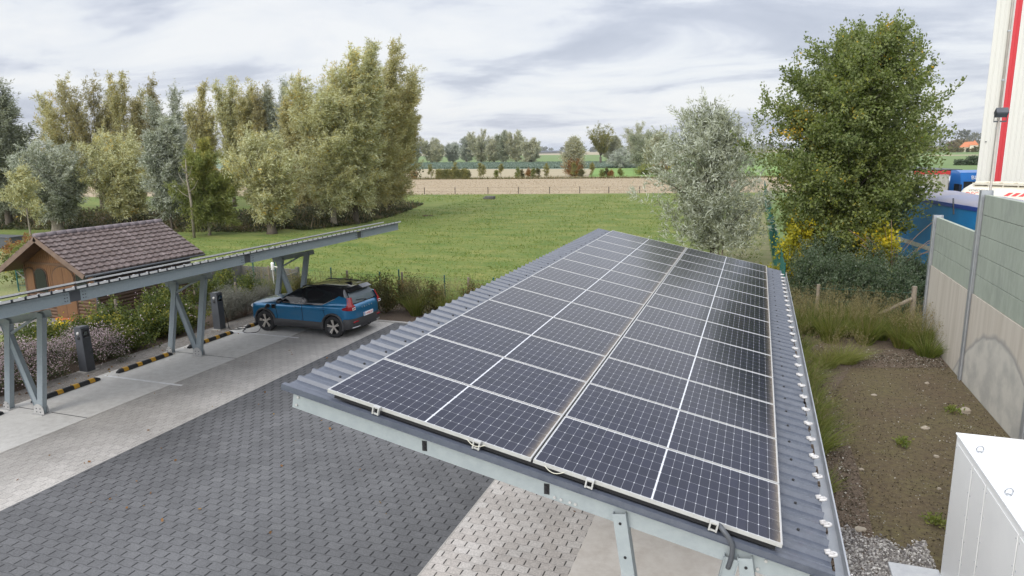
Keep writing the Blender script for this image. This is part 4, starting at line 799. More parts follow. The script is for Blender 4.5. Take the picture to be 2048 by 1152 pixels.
for s_ in (-1, 1):
    part('front_window', sidepatch([(-.66, 1.055), (.16, 1.065), (.10, 1.50), (-.04, 1.49), (-.36, 1.30)], .006, .03, s_), M['glass_dark'], car)
    part('rear_window', sidepatch([(.26, 1.065), (1.02, 1.08), (1.36, 1.25), (1.22, 1.44), (.95, 1.495), (.22, 1.50)], .006, .03, s_), M['glass_dark'], car)
    part('quarter_panel', sidepatch([(.95, 1.02), (2.03, 1.06), (1.95, 1.27), (1.55, 1.335), (1.44, 1.265), (1.08, 1.09)], .012, .06, s_), M['car_blue'], car)
    mb = MB(); mb.tube([(-.70, s_*.872, 1.035), (.20, s_*.872, 1.05), (1.02, s_*.872, 1.06), (1.42, s_*.83, 1.25)], .009, 6); part('window_trim', mb, M['silver'], car)
    mb = MB(); mb.tube([(.05, s_*.615, 1.55), (.2, s_*.61, 1.592), (.8, s_*.60, 1.615), (1.4, s_*.59, 1.592), (1.55, s_*.585, 1.55)], .018, 8); part('roof_rail', mb, M['car_black'], car, True)
    # doors
    for x0, x1 in ((-.86, .17), (.19, 1.18)):
        mb = MB(); mb.box((x0+.40, s_*.925-.006, .885), (x0+.64, s_*.925+.006, .915), bev=.005) if 0 else mb.tube([(x1-.30, s_*.915, .90), (x1-.28, s_*.935, .905), (x1-.10, s_*.935, .91), (x1-.08, s_*.915, .905)], .014, 8)
        h = part('door_handle', mb, M['car_blue'], car, True)
    for x, b in ((-.87, -.83), (.18, .20), (1.02, 1.10)):
        mb = MB(); mb.tube([(x, s_*.905, 1.0), (x, s_*.917, .85), (b, s_*.914, .6), (b, s_*.921, .44)], .006, 5); part('door_gap', mb, M['gap'], car)
    # cladding: sill and arches
    mb = MB(); vs = []
    for x in np.linspace(-.98, 1.0, 12):
        vs += [(x, s_*.80, .215), (x, s_*.90, .22), (x, s_*.935, .30), (x, s_*.940, .42), (x, s_*.917, .475)]
    mb.add(vs, [(i*5+k, i*5+k+1, (i+1)*5+k+1, (i+1)*5+k) for i in range(11) for k in range(4)]); part('sill_cladding', mb, M['car_grey'], car, True)
    for wx in (WXf, WXr):
        mb = MB(); vs = []; N_ = 22
        for t in np.linspace(radians(-12), radians(192), N_):
            c_, n_ = cos(t), sin(t)
            for r, y in ((.395, .84), (.397, .940), (.415, .948), (.445, .942), (.455, .90)): vs.append((wx+r*c_, s_*y, max(.345+r*n_, .22)))
        mb.add(vs, [(i*5+k, i*5+k+1, (i+1)*5+k+1, (i+1)*5+k) for i in range(N_-1) for k in range(4)]); part('wheel_arch', mb, M['car_grey'], car, True)
        mb = MB(); mb.lathe([(.235, -.105), (.30, -.118), (.340, -.105), (.356, -.06), (.356, .06), (.340, .105), (.30, .118), (.235, .105)], (0, 0, 0), (0, 1, 0), 40); w_ = link('wheel', mb.mesh('wheel', M['tyre'], True), car, (wx, s_*.80, .345))
        mb = MB(); mb.lathe([(.238, .105*s_), (.228, .10*s_), (.222, .03*s_), (.05, .045*s_), (0, .05*s_)], (0, 0, 0), (0, 1, 0), 36)
        link('rim', mb.mesh('rim', M['rim_dark'], True), w_)
        mb = MB()
        for k in range(5):
            t = radians(90+72*k+8)
            for dt in (-.13, .13):
                p = Vector((.055*cos(t+dt*1.4), .085*s_, .055*sin(t+dt*1.4))); q = Vector((.236*cos(t+dt*.9), .104*s_, .236*sin(t+dt*.9))); mb.bar(p, q, .029, .02, (0, 1, 0))
        mb.lathe([(0, .10*s_), (.05, .098*s_), (.055, .06*s_)], (0, 0, 0), (0, 1, 0), 14)
        link('spokes', mb.mesh('spokes', M['rim_light']), w_)
    # mirrors
    mb = MB(); mb.lathe([(0, -.12), (.06, -.115), (.085, -.05), (.085, .04), (.05, .09), (0, .10)], (-.60, s_*1.0, 1.095), (0, 1, .12), 14); mb.tube([(-.60, s_*.86, 1.04), (-.60, s_*.95, 1.07)], .03, 8); part('mirror', mb, M['car_black'], car, True)
    # tail light: upright blade along the pillar, foot turned forward
    zs_ = [(1.30, 1.93, 1.99), (1.20, 1.95, 2.035), (1.10, 1.97, 2.085), (1.02, 1.93, 2.13), (.97, 1.75, 2.145), (.905, 1.70, 2.155)]
    mb = MB(); vs = []
    for z, xa, xb in zs_:
        yo = gw(max(z, 1.0))[2]*.985+.035 if z > 1.05 else .885
        vs += [(xa, s_*yo, z), (xb-.09, s_*(yo-.012), z), (xb+.012, s_*(yo-.10), z), (xb+.015, s_*(yo-(.17 if z > 1.03 else .26)), z)]
    nz_ = len(zs_); mb.add(vs, [(i*4+k, i*4+k+1, (i+1)*4+k+1, (i+1)*4+k) for i in range(nz_-1) for k in range(3)])
    tl = part('tail_light', mb, M['tail_red'], car)
    mb = MB(); pts = [(2.165, s_*.80, .985), (2.175, s_*.66, .985), (2.182, s_*.66, .925), (2.172, s_*.80, .925), (2.165, s_*.80, .985)]; mb.tube(pts, .013, 6); link('reversing_light', mb.mesh('reversing_light', M['lens']), tl)
    mb = MB(); mb.lathe([(0, -.09), (.05, -.07), (.075, 0), (.06, .07), (0, .09)], (-2.02, s_*.735, .80), (.5, -s_*.9, 0), 12); part('headlight', mb, M['lens'], car, True)
    mb = MB(); mb.box((2.145, s_*.62-.16, .50), (2.192, s_*.62+.10, .545), bev=.008); part('rear_reflector', mb, M['tail_red'], car)
# rear: window, spoiler, bumper, plate, letters, hitch, wiper
def rearx(z): return gw(z)[1]
mb = MB(); pts = [(-.68, 1.10), (.68, 1.10), (.60, 1.42), (-.60, 1.42)]; vs = [(rearx(z)+(.014 if abs(y) < .3 else .002), y, z) for y, z in pts]
vs = []
for z in (1.09, 1.2, 1.31, 1.42):
    w = .70-(z-1.09)*.28
    for k in range(9):
        y = -w+2*w*k/8; vs.append((rearx(z)+.016-.035*(y/.7)**2*(1.2), y, z))
mb.add(vs, [(i*9+k, i*9+k+1, (i+1)*9+k+1, (i+1)*9+k) for i in range(3) for k in range(8)]); part('rear_screen', mb, pm('rear_glass', (.10, .125, .14), .08), car, True)
mb = MB(); vs = []
for k in range(9):
    y = -.60+1.2*k/8; b = .05*(y/.6)**2; vs += [(1.50, y, 1.612-b*.6), (1.80-b, y, 1.588-b*.5), (2.02-b*1.6, y, 1.50-b*.4), (2.02-b*1.6, y, 1.475-b*.4), (1.80, y, 1.47)]
mb.add(vs, [(i*5+k, i*5+k+1, (i+1)*5+k+1, (i+1)*5+k) for i in range(8) for k in range(4)]+[(0, 1, 2, 3, 4), (40, 41, 42, 43, 44)]); part('spoiler', mb, M['car_black'], car)
mb = MB(); mb.tube([(2.075, .05, 1.115), (2.06, -.15, 1.16), (2.04, -.42, 1.18)], .012, 6); mb.lathe([(0, 0), (.03, 0), (.03, .03), (0, .03)], (2.06, .05, 1.11), (1, 0, 0), 10); part('wiper', mb, M['black'], car)
mb = MB(); vs = []; pth = [(1.80, .925), (1.98, .90), (2.09, .80), (2.165, .62), (2.20, .40), (2.212, 0)]; pth = [(x, -y) for x, y in pth]+pth[:-1][::-1]; m_ = len(pth)
for z, k in ((.29, .965), (.36, .99), (.46, 1.008), (.56, 1.008), (.625, .998)):
    vs += [(1.0+(x-1.0)*k, y*k, z) for x, y in pth]
mb.add(vs, [(i*m_+k, i*m_+k+1, (i+1)*m_+k+1, (i+1)*m_+k) for i in range(4) for k in range(m_-1)]); part('rear_bumper', mb, M['car_grey'], car, True)
for s_ in (-1, 1): mb = MB(); mb.tube([(2.10, s_*.78, .335), (2.19, s_*.60, .35), (2.205, s_*.48, .365)], .016, 6); part('exhaust_trim', mb, M['silver'], car)
mb = MB(); mb.box((2.205, -.26, .625), (2.236, .26, .745), bev=.003); pl_ = part('number_plate', mb, M['white_metal'], car)
put_text('1-VOB-257', .092, M['letters_red'], pl_, Matrix.Translation((2.237, -.205, .66)) @ Matrix.Rotation(pi/2, 4, 'Z') @ Matrix.Rotation(pi/2, 4, 'X'))
mb = MB(); mb.box((2.2365, -.255, .64), (2.238, -.215, .75)); link('blue_band', mb.mesh('blue_band', M['tarp_blue']), pl_)
for i, ch in enumerate('VOLVO'): put_text(ch, .062, M['silver'], car, Matrix.Translation((2.172, -.30+i*.135, .90)) @ Matrix.Rotation(pi/2, 4, 'Z') @ Matrix.Rotation(radians(84), 4, 'X'), 'tailgate_letters')
mb = MB(); mb.tube([(2.12, 0, .33), (2.26, 0, .32), (2.30, 0, .36)], .022, 8); mb.lathe([(0, -.03), (.025, -.02), (.03, 0), (.025, .02), (0, .03)], (2.30, 0, .38), (0, 0, 1), 10); part('tow_hitch', mb, M['black'], car, True)
mb = MB(); mb.add([(1.25, -.012, 1.622), (1.55, -.02, 1.61), (1.55, .02, 1.61), (1.25, .012, 1.622), (1.52, 0, 1.685), (1.46, 0, 1.68)], [(0, 1, 4, 5), (3, 5, 4, 2), (1, 2, 4), (0, 5, 3)]); part('antenna_fin', mb, M['car_black'], car)
# windscreen and bonnet gap, grille
mb = MB(); vs = []
for z in (1.06, 1.16, 1.27, 1.38, 1.49):
    xf, xr, w = gw(z)
    for k in range(9): t = -1+2*k/8; vs.append((xf-.012+.10*abs(t)**3, t*w*.86, z))
mb.add(vs, [(i*9+k, i*9+k+1, (i+1)*9+k+1, (i+1)*9+k) for i in range(4) for k in range(8)]); part('windscreen', mb, M['glass_dark'], car, True)
mb = MB(); mb.box((-2.215, -.42, .52), (-2.185, .42, .78), bev=.01); part('grille', mb, M['car_black'], car)
# open charging flap and plug on the left front wing
mb = MB(); mb.box((-1.02, -.945, .80), (-.88, -.915, .95), bev=.012); part('charging_flap', mb, M['car_black'], car)
mb = MB(); mb.tube([(-1.18, -.90, .86), (-1.18, -1.0, .87), (-1.19, -1.06, .80)], [.05, .045, .022], 10); mb.lathe([(0, 0), (.075, 0), (.075, .012), (0, .012)], (-1.18, -.915, .87), (0, -1, 0), 16); part('charging_plug', mb, M['black'], car, True)
for ch in car.children:                                         # real overhangs are short
    if ch.name.startswith('wheel') and not ch.name.startswith('wheel_arch'): continue
    for o_ in [ch]+list(ch.children):
        for v in o_.data.vertices:
            if v.co.x > 1.55: v.co.x = 1.55+(v.co.x-1.55)*.83
            elif v.co.x < -1.62: v.co.x = -1.62+(v.co.x+1.62)*.80
# ---------------------------------------------------------------- vegetation builders
def crown(seed, H, cb, R, nl, twigs, lpt, L, Wd, base, th, off=(0, 0), leaders=0, prof='egg', droop=.15, wind=(.25, .1), tl=.9, spread=.10, upr=.35, inner=.35, spikes=0):
    """returns leaf arrays and limb polylines; crown from height cb to H, radius R"""
    rng = np.random.default_rng(seed); limbs = []; top = np.array([0, 0, th]); P_, D_, T_ = [], [], []; off = np.array([off[0], off[1]])
    lead = []
    if leaders:
        for i in range(leaders):
            a = 2*pi*(i+rng.uniform(-.3, .3))/leaders; r = R*.12 if i == 0 else R*rng.uniform(.42, .85); h = H if i == 0 else H*rng.uniform(.70, .97)
            lead.append(np.array([r*cos(a)+off[0]+wind[0]*.10*h, r*sin(a)+off[1], h]))
        for e in lead: limbs.append((top, top*.45+e*.55-np.array([e[0]*.12, e[1]*.12, -.1*H]), e, 1.0))
    lob = rng.uniform(0, 2*pi, 6)
    for i in range(nl):
        if leaders:
            e = lead[rng.integers(leaders)]; t = rng.beta(1.5, 1.25); ax = top*(1-t)+e*t; ax = ax+np.array([0, 0, .06*H*t*(1-t)])
            rl = R*(.10+.72*max(0, 1-t)**.75*min(1, .35+2.2*t)); az = rng.uniform(0, 2*pi); rr = rl*math.sqrt(rng.uniform(inner**2, 1))
            tip = ax+np.array([rr*cos(az), rr*sin(az), rng.uniform(-.02, .05)*H]); tip[2] -= max(0, .45-t)*H*.30; tip[2] = max(tip[2], cb+rng.uniform(0, .5)); t0 = max(0, t-rng.uniform(.18, .4)); s = top*(1-t0)+e*t0
        else:
            t = rng.beta(1.25, 1.1); az = rng.uniform(0, 2*pi)
            pf = {'egg': sin(pi*min(1, t*.93+.07)**.80)**.62, 'round': sin(pi*(t*.80+.12))**.55, 'oak': (min(1, (t+.06)/.30)**.5)*((1-t)**.52)*1.22 if t < 1 else 0, 'bush': math.sqrt(max(0, 1-(t*1.02-.30)**2/.52)), 'fan': (.30+.70*min(1, t*1.5))*math.sqrt(max(0, 1-max(0, (t-.45)/.55)**2)), 'col': sin(pi*min(1, t*.94+.06))**.5}[prof]
            pf *= 1+.16*sin(3*az+lob[0]+5*t)+.13*sin(5*az+lob[1]-7*t)
            if prof == 'round': pf *= 1-.42*max(0, cos(az))*max(0, .5-t)/.5
            rr = R*pf*math.sqrt(rng.uniform(inner**2, 1)); z = cb+(H-cb)*t
            tip = np.array([rr*cos(az)+off[0]*t, rr*sin(az)+off[1]*t, z])
            s = np.array([0, 0, th if prof in ('fan',) else max(th*.75, min(z-.15*(H-cb)-rr*.35, H*.85))])
            if prof == 'bush': s = np.array([rng.normal()*.08*R, rng.normal()*.08*R, .02])
        mid = s*.5+tip*.5+np.array([0, 0, .12*np.linalg.norm(tip-s)]); limbs.append((s, mid, tip, .45))
        u = rng.uniform(inner*.7, 1.0, twigs)[:, None]; base_p = (1-u)**2*s+2*u*(1-u)*mid+u*u*tip; tg = nrm(2*(1-u)*(mid-s)+2*u*(tip-mid))
        d = nrm(tg*.55+rng.normal(size=(twigs, 3))*.62+np.array([wind[0], wind[1], upr])); ln = tl*rng.uniform(.5, 1.25, twigs)[:, None]
        tint = np.clip(rng.normal(.46, .17)+rng.normal(0, .12, twigs), 0, 1)
        v = rng.uniform(0, 1, (twigs, lpt, 1)); pts = base_p[:, None]+d[:, None]*ln[:, None]*v+rng.normal(size=(twigs, lpt, 3))*spread+np.array([0, 0, -droop])*(v**2)*ln[:, None]
        dd = nrm(d[:, None]*.75+rng.normal(size=(twigs, lpt, 3))*.55+np.array([wind[0]*.7, wind[1]*.7, -droop]))
        P_.append(pts.reshape(-1, 3)); D_.append(dd.reshape(-1, 3)); T_.append((tint[:, None]+rng.normal(0, .10, (twigs, lpt))).ravel())
    for i in range(spikes):
        s, m, e, w = limbs[rng.integers(len(limbs)//3, len(limbs))]
        if e[2] < cb+.3*(H-cb) or w < .4 or w > .9: continue
        d = nrm(np.array([e[0], e[1], 0])/R*.55+np.array([wind[0], wind[1], .9])+rng.normal(size=3)*.22); ln = min(1.1, tl*rng.uniform(.7, 1.35)); v = rng.uniform(0, 1, (int(lpt*1.1), 1))
        P_.append(e+d*ln*v+rng.normal(size=(len(v), 3))*.035); D_.append(nrm(d*.8+rng.normal(size=(len(v), 3))*.5)); T_.append(np.clip(rng.normal(.5, .15, len(v)), 0, 1)); limbs.append((e-d*.1, e+d*ln*.5, e+d*ln, .12))
    P_, D_, T_ = np.concatenate(P_), np.concatenate(D_), np.concatenate(T_); k = P_[:, 2] > .03; P_, D_, T_ = P_[k], D_[k], T_[k]
    V, Q = leaves(P_, D_, L, Wd, rng); return V, Q, T_, limbs
def trunk_mb(limbs, th, tr, seed, lean=(0, 0), nmax=40, sides=8, knob=0, rl=.3, fork=0):
    rng = random.Random(seed); mb = MB()
    if th > .05:
        pts = [Vector((lean[0]*t*(t-1)*2, lean[1]*t, th*t-.05*(t == 0))) for t in (0, .12, .35, .65, 1)]
        mb.tube(pts, [tr*1.35, tr*1.08, tr*.95, tr*.9, tr*(.92+knob)], sides)
        if knob: 
            for k in range(5): a = k*1.26; mb.lathe([(0, -.5*tr), (.5*tr, -.25*tr), (.55*tr, .1*tr), (0, .5*tr)], (tr*.6*cos(a), tr*.6*sin(a), th-.05), (cos(a), sin(a), .6), 7)
    for i, (s, m, e, w) in enumerate(limbs[:nmax]):
        r0 = tr*rl*w*rng.uniform(.7, 1.2)
        pts = [tuple((1-u)**2*np.array(s)+2*u*(1-u)*np.array(m)+u*u*np.array(e)) for u in (0, .25, .5, .75, .97)]
        mb.tube(pts, [r0, r0*.8, r0*.6, r0*.4, r0*.15], 5, cap=False)
    return mb
def tree(name, label, loc, seed, H, cb, R, leafmat, th=1.5, tr=.25, bark='bark', group=None, cat='tree', nl=60, twigs=12, lpt=28, L=.2, Wd=.06, nmax=30, knob=0, sides=8, rl=.3, **k):
    r = thing(name, label, cat, loc, 0, group)
    V, Q, T, limbs = crown(seed, H, cb, R, nl, twigs, lpt, L, Wd, loc, th, **k)
    link('crown', quads_mesh('crown', V, Q, T, M[leafmat]), r)
    part('trunk', trunk_mb(limbs, th, tr, seed, nmax=nmax, knob=knob, sides=sides, rl=rl), M[bark], r, True)
    return r
# ---- willows along the ditch
FRONT = [ # x, y, H, crown bottom, R, off, leaf, trunk height, radius, leaders, knob, label
 (-60.0, 40.5, 11.9, 1.9, 3.4, -.2, 'willow_dark', 2.2, .30, 4, 0, 'tall dark grey green willow cut by the left edge of the photo'),
 (-66.0, 44.0, 6.7, 1.5, 1.8, -.4, 'willow_blue', 1.2, .2, 0, .2, 'low bluish willow crown at the left edge below the tall dark willow'),
 (-50.4, 35.4, 4.9, 2.0, 1.2, -.2, 'willow', 2.2, .06, 0, 0, 'young thin tree with sparse pale crown, just left of the shed ridge'),
 (-52.2, 38.9, 7.0, 1.7, 2.7, -.3, 'willow_blue', 1.25, .42, 0, .35, 'round bluish pollard willow with the thick split pale trunk above the shed ridge'),
 (-48.7, 42.3, 7.8, 1.6, 2.8, -.5, 'willow', 1.3, .30, 0, .35, 'round olive grey pollard willow with a stout trunk above the middle of the shed roof'),
 (-43.3, 41.6, 8.5, 1.2, 2.0, .1, 'willow_blue', 1.8, .09, 2, 0, 'narrow bluish willow on a thin stem above the far end of the shed roof'),
 (-38.2, 40.1, 6.6, 1.0, 1.9, .1, 'green_tree', 1.6, .10, 0, 0, 'yellowish green tree with a bare pale stem in front, left of the silver grey pollard'),
 (-34.1, 42.0, 7.5, 1.5, 2.4, -.4, 'willow', 1.35, .33, 0, .35, 'broad silver grey pollard willow above the middle of the left carport beam'),
 (-32.5, 47.7, 13.2, 1.6, 3.3, .1, 'willow', 2.6, .24, 5, 0, 'big feathery willow with a pale reddish trunk, in front of the tall group'),
 (-31.8, 49.9, 14.1, 1.8, 2.7, 1.2, 'willow', 2.2, .26, 4, 0, 'tall willow with plumes blown to the right, middle of the tall group'),
 (-33.7, 55.4, 15.0, 1.4, 3.3, 2.0, 'poplar', 2.4, .27, 5, 0, 'tallest olive brown willow at the right end of the tall group, overhanging the meadow'),
 (-40.8, 55.0, 12.0, 1.2, 2.3, -.2, 'poplar', 2.0, .30, 3, 0, 'slim dark trunked willow standing behind the silver grey pollard'),
 (-34.6, 60.6, 13.0, 1.2, 2.6, 1.9, 'poplar', 2.0, .26, 4, 0, 'thin crowned willow farthest back at the right end of the tall group')]
for i, (x, y, H_, cb, R, off, lf, th, tr, ld, kb, lab) in enumerate(FRONT):
    big = H_ > 10; tiny = R < 1.5
    tree('willow_tree' if i not in (2, 6) else 'young_tree', lab, (x, y, 0), 100+i, H_, cb*.7, R*(1.3 if big else 1.28), lf, th, tr, 'bark_pale' if i in (3, 8, 6, 2) else 'bark', 'trees along the ditch',
         nl=300 if big else (24 if tiny else (75 if i == 6 else 150)), twigs=12, lpt=20 if tiny else (28 if big else 34), L=.25, Wd=.052, nmax=70, spikes=50 if big else 25, knob=kb, leaders=ld, prof='fan' if kb else 'egg', off=(off*.95, off*.3), wind=(.42, .14), droop=.2, tl=.85 if big else .7, spread=.09, upr=.5 if big else .35, rl=.26 if not tiny else .5)
mb = MB(); rgt = random.Random(9)
mb.tube([(0, 0, 0), (.05, 0, 2.5), (-.1, 0, 4.2), (-.05, 0, 5.6)], [.10, .09, .07, .02], 7)
for z, dx, dz in ((3.2, 1.0, .9), (3.6, -.7, 1.0), (4.2, .6, .9), (4.6, -.4, .7), (2.9, -.9, .6)): mb.tube([(-.05, -.05, z), (dx*.6, -.1, z+dz*.45), (dx, -.15, z+dz)], [.035, .025, .01], 5)
mb.v = [(x, y-1.6, z) for x, y, z in mb.v]; solo('bare_sapling', mb, M['bark_pale'], 'leafless pale sapling standing in front of the yellowish green tree', 'tree', (-38.1, 40.1, 0), smooth=True)
BACK = [(-74.6, 58.0, 14.3, 2.7, 'poplar', 'olive'), (-71.5, 59.0, 14.2, 2.3, 'poplar_yellow', 'yellow'), (-68.2, 60.1, 14.6, 2.1, 'poplar', 'green'), (-65.2, 61.1, 13.7, 1.3, 'poplar_yellow', 'thin yellow'), (-63.0, 61.9, 12.9, 2.0, 'willow_blue', 'bluish'), (-59.8, 62.9, 13.2, 1.5, 'poplar', 'olive'), (-56.8, 63.9, 13.9, 1.7, 'willow', 'grey'), (-54.4, 64.7, 13.6, 1.4, 'poplar', 'olive'), (-52.8, 65.2, 13.0, 1.3, 'poplar_yellow', 'yellowish'), (-50.9, 65.9, 13.5, 1.5, 'willow_blue', 'bluish')]
for i, (x, y, H_, R, lf, adj) in enumerate(BACK):
    tree('slender_tree', 'tall slender %s tree in the back row, %s from the left' % (adj, ORD[i]), (x, y, 0), 200+i, H_*1.03, 1.0, R*1.8, lf, 3.0, .2, 'bark', 'tall slender trees in the back row', nl=190, twigs=9, lpt=19, L=.28, Wd=.060, nmax=40, spikes=22, leaders=3+(R > 1.8), off=(0, 0), wind=(.30, .1), droop=.12, tl=.8, spread=.08, upr=.75, inner=.15, rl=.35)
# bank vegetation: brambles and dead reeds, one uncountable mass
rng = np.random.default_rng(7); t = rng.uniform(0, len(bk)-1.001, 75000); bi = t.astype(int); fr_ = (t-bi)[:, None]; B = np.array(bk); c = B[bi]*(1-fr_)+B[bi+1]*fr_; dd = nrm(B[bi+1]-B[bi]); nn = np.stack([-dd[:, 1], dd[:, 0]], 1)
o_ = rng.uniform(-2.2, 7.0, len(t)); hmax = .75+.65*np.sin(t*7+o_*.9)*np.sin(t*19+1.3)+.5*np.sin(t*43); hmax = np.clip(hmax*.6, .15, .85)*np.clip((o_+2.6)/2.2, .25, 1); zz = np.interp(o_, [0., 1, 3.2, 4.6, 7.5, 10], [0, .15, .4, .5, .3, 0])
Pb = np.stack([c[:, 0]+nn[:, 0]*o_, c[:, 1]+nn[:, 1]*o_, zz+rng.uniform(0, 1, len(t))**1.1*hmax], 1); Db = rng.normal(size=Pb.shape)+np.array([0, 0, .8])
V, Q = leaves(Pb, Db, .21, .11, rng); tint = .28+.22*np.sin(t*11+o_)+rng.normal(0, .15, len(t))
o = link('bank_undergrowth', quads_mesh('bank_undergrowth', V, Q, tint, M['bramble'])); tag(o, 'dark brambles and dead stems covering the ditch bank under the willows', 'undergrowth', kind='stuff')
n_ = 1500; k = rng.integers(0, len(t), n_); P0_ = Pb[k].copy(); P0_[:, 2] = zz[k]; V, Q = blades(P0_, rng.normal(size=(n_, 3))*.25+np.array([.1, 0, 1]), rng.uniform(.4, 1.1, n_), np.full(n_, .05), rng.normal(size=(n_, 3))*.25, rng)
o = link('dead_reeds', quads_mesh('dead_reeds', V, Q, rng.uniform(.75, 1, n_), M['bramble'])); tag(o, 'straw coloured dead reeds standing on the ditch bank', 'reeds', kind='stuff')
# ---- near right: silver willow, oak, shrubs
tree('silver_willow', 'pale silver leaved willow beyond the far end of the near carport roof', (-2.0, 36, 0), 301, 7.7, .8, 3.7, 'silver_leaf', 1.0, .16, 'bark', nl=185, twigs=12, lpt=20, L=.24, Wd=.044, nmax=60, prof='egg', off=(-.55, 0), wind=(-.05, 0), droop=.02, tl=.95, spread=.045, upr=.7, inner=.3, rl=.35, spikes=110)
tree('oak_tree', 'large dense dark green oak behind the hedge, right of the silver willow', (3.45, 30.2, 0), 303, 10.0, 1.7, 3.45, 'oak', 2.0, .28, 'bark', nl=400, twigs=17, lpt=34, L=.112, Wd=.072, nmax=90, prof='round', off=(.1, 0), wind=(0, 0), droop=.0, spikes=110, tl=.75, spread=.07, upr=.35, inner=.30, rl=.3)
for i, (dx, z) in enumerate(((-.08, 1.6), (.06, 1.45), (.22, 1.5))):
    mb = MB(); mb.tube([(0, 0, 0), (dx*.1, 0, z)], .035, 7); solo('tree_stake', mb, M['wood_grey'], ['wooden stake at the foot of the silver willow, left one', 'wooden stake at the foot of the silver willow, middle one', 'pale wooden stake at the foot of the silver willow, right one'][i], 'stake', (-1.78+dx*1.2, 35.6, 0), 'stakes by the silver willow')
def shrub(name, label, loc, seed, H_, R, leafmat, nl=40, twigs=10, lpt=16, L=.09, Wd=.045, group=None, cat='shrub', cb=.05, flowers=None, **k):
    r = thing(name, label, cat, loc, 0, group); kk = dict(prof='bush', wind=(0, 0), droop=0, tl=.38, spread=.06, upr=.5, inner=.3); kk.update(k)
    V, Q, T, limbs = crown(seed, H_, cb, R, nl, twigs, lpt, L, Wd, loc, .02, **kk); link('foliage', quads_mesh('foliage', V, Q, T, M[leafmat]), r)
    part('stems', trunk_mb(limbs, 0, .045, seed, nmax=18, rl=.45), M['twig'], r)
    if flowers:
        fm, nf, fs_ = flowers; rng = np.random.default_rng(seed+1); Pv = V.reshape(-1, 4, 3)[:, 2]; sc = Pv[:, 2]/H_+np.hypot(Pv[:, 0], Pv[:, 1])/R*.55+rng.uniform(0, .45, len(Pv)); id_ = np.argsort(-sc)[:nf]; F0 = Pv[id_]
        V2, Q2 = leaves(F0+rng.normal(size=F0.shape)*.02+np.array([0, 0, .03]), rng.normal(size=F0.shape)+np.array([0, 0, .4]), fs_, fs_*.9, rng); link('flowers', quads_mesh('flowers', V2, Q2, rng.uniform(0, 1, nf), M[fm]), r)
    return r
HED = [(1.9, 26.0, 1.95, 1.05), (3.2, 25.9, 1.85, 1.1), (4.5, 25.9, 1.75, 1.1), (2.4, 27.6, 2.25, 1.2), (3.9, 27.6, 2.1, 1.2), (5.2, 27.2, 1.85, 1.0)]
for i, (x, y, h, R) in enumerate(HED):
    shrub('hedge_shrub', 'dark green hedge shrub behind the tall grasses, ' + ['front left, next to the green fence', 'front middle', 'front right, by the concrete wall', 'rear left', 'rear middle below the oak', 'rear right next to the blue trailer'][i], (x, y, 0), 400+i, h, R, 'hedge_leaf', nl=75, twigs=13, lpt=24, L=.07, Wd=.034, group='dark hedge shrubs', tl=.5, upr=.95, spread=.035, spikes=60)
for i, (x, y, h, R, lab) in enumerate([(1.7, 28.9, 3.1, .95, 'yellow leaved shrub at the green fence, left of the oak trunk'), (4.35, 28.4, 2.85, .85, 'bright yellow leaved shrub right of the oak trunk, above the dark hedge'), (2.7, 29.6, 2.4, .9, 'half yellow shrub directly below the oak crown')]):
    shrub('yellow_shrub', lab, (x, y, 0), 430+i, h, R, 'yellow_leaf', nl=70, twigs=11, lpt=15, L=.12, Wd=.085, group='yellow shrubs under the oak', tl=.5, spread=.08, cb=.4)
mb = MB(); rgx = random.Random(4)
for k in range(16):
    a = rgx.uniform(-.9, 1.1); l_ = rgx.uniform(1.4, 2.9); pts = [(rgx.uniform(-.25, .25), rgx.uniform(-.2, .2), .6), (a*l_*.35, rgx.uniform(-.3, .2), .6+l_*.5), (a*l_*.8, rgx.uniform(-.4, .2), .5+l_*.85)]; mb.tube(spline([Vector(p) for p in pts], 5), [.014]*8+[.004], 5) if 0 else mb.tube(spline([Vector(p) for p in pts], 5), .011, 5)
solo('bare_bush', mb, M['twig'], 'leafless reddish twigs in front of the blue trailer, right of the yellow shrub', 'shrub', (4.75, 27.9, .3))
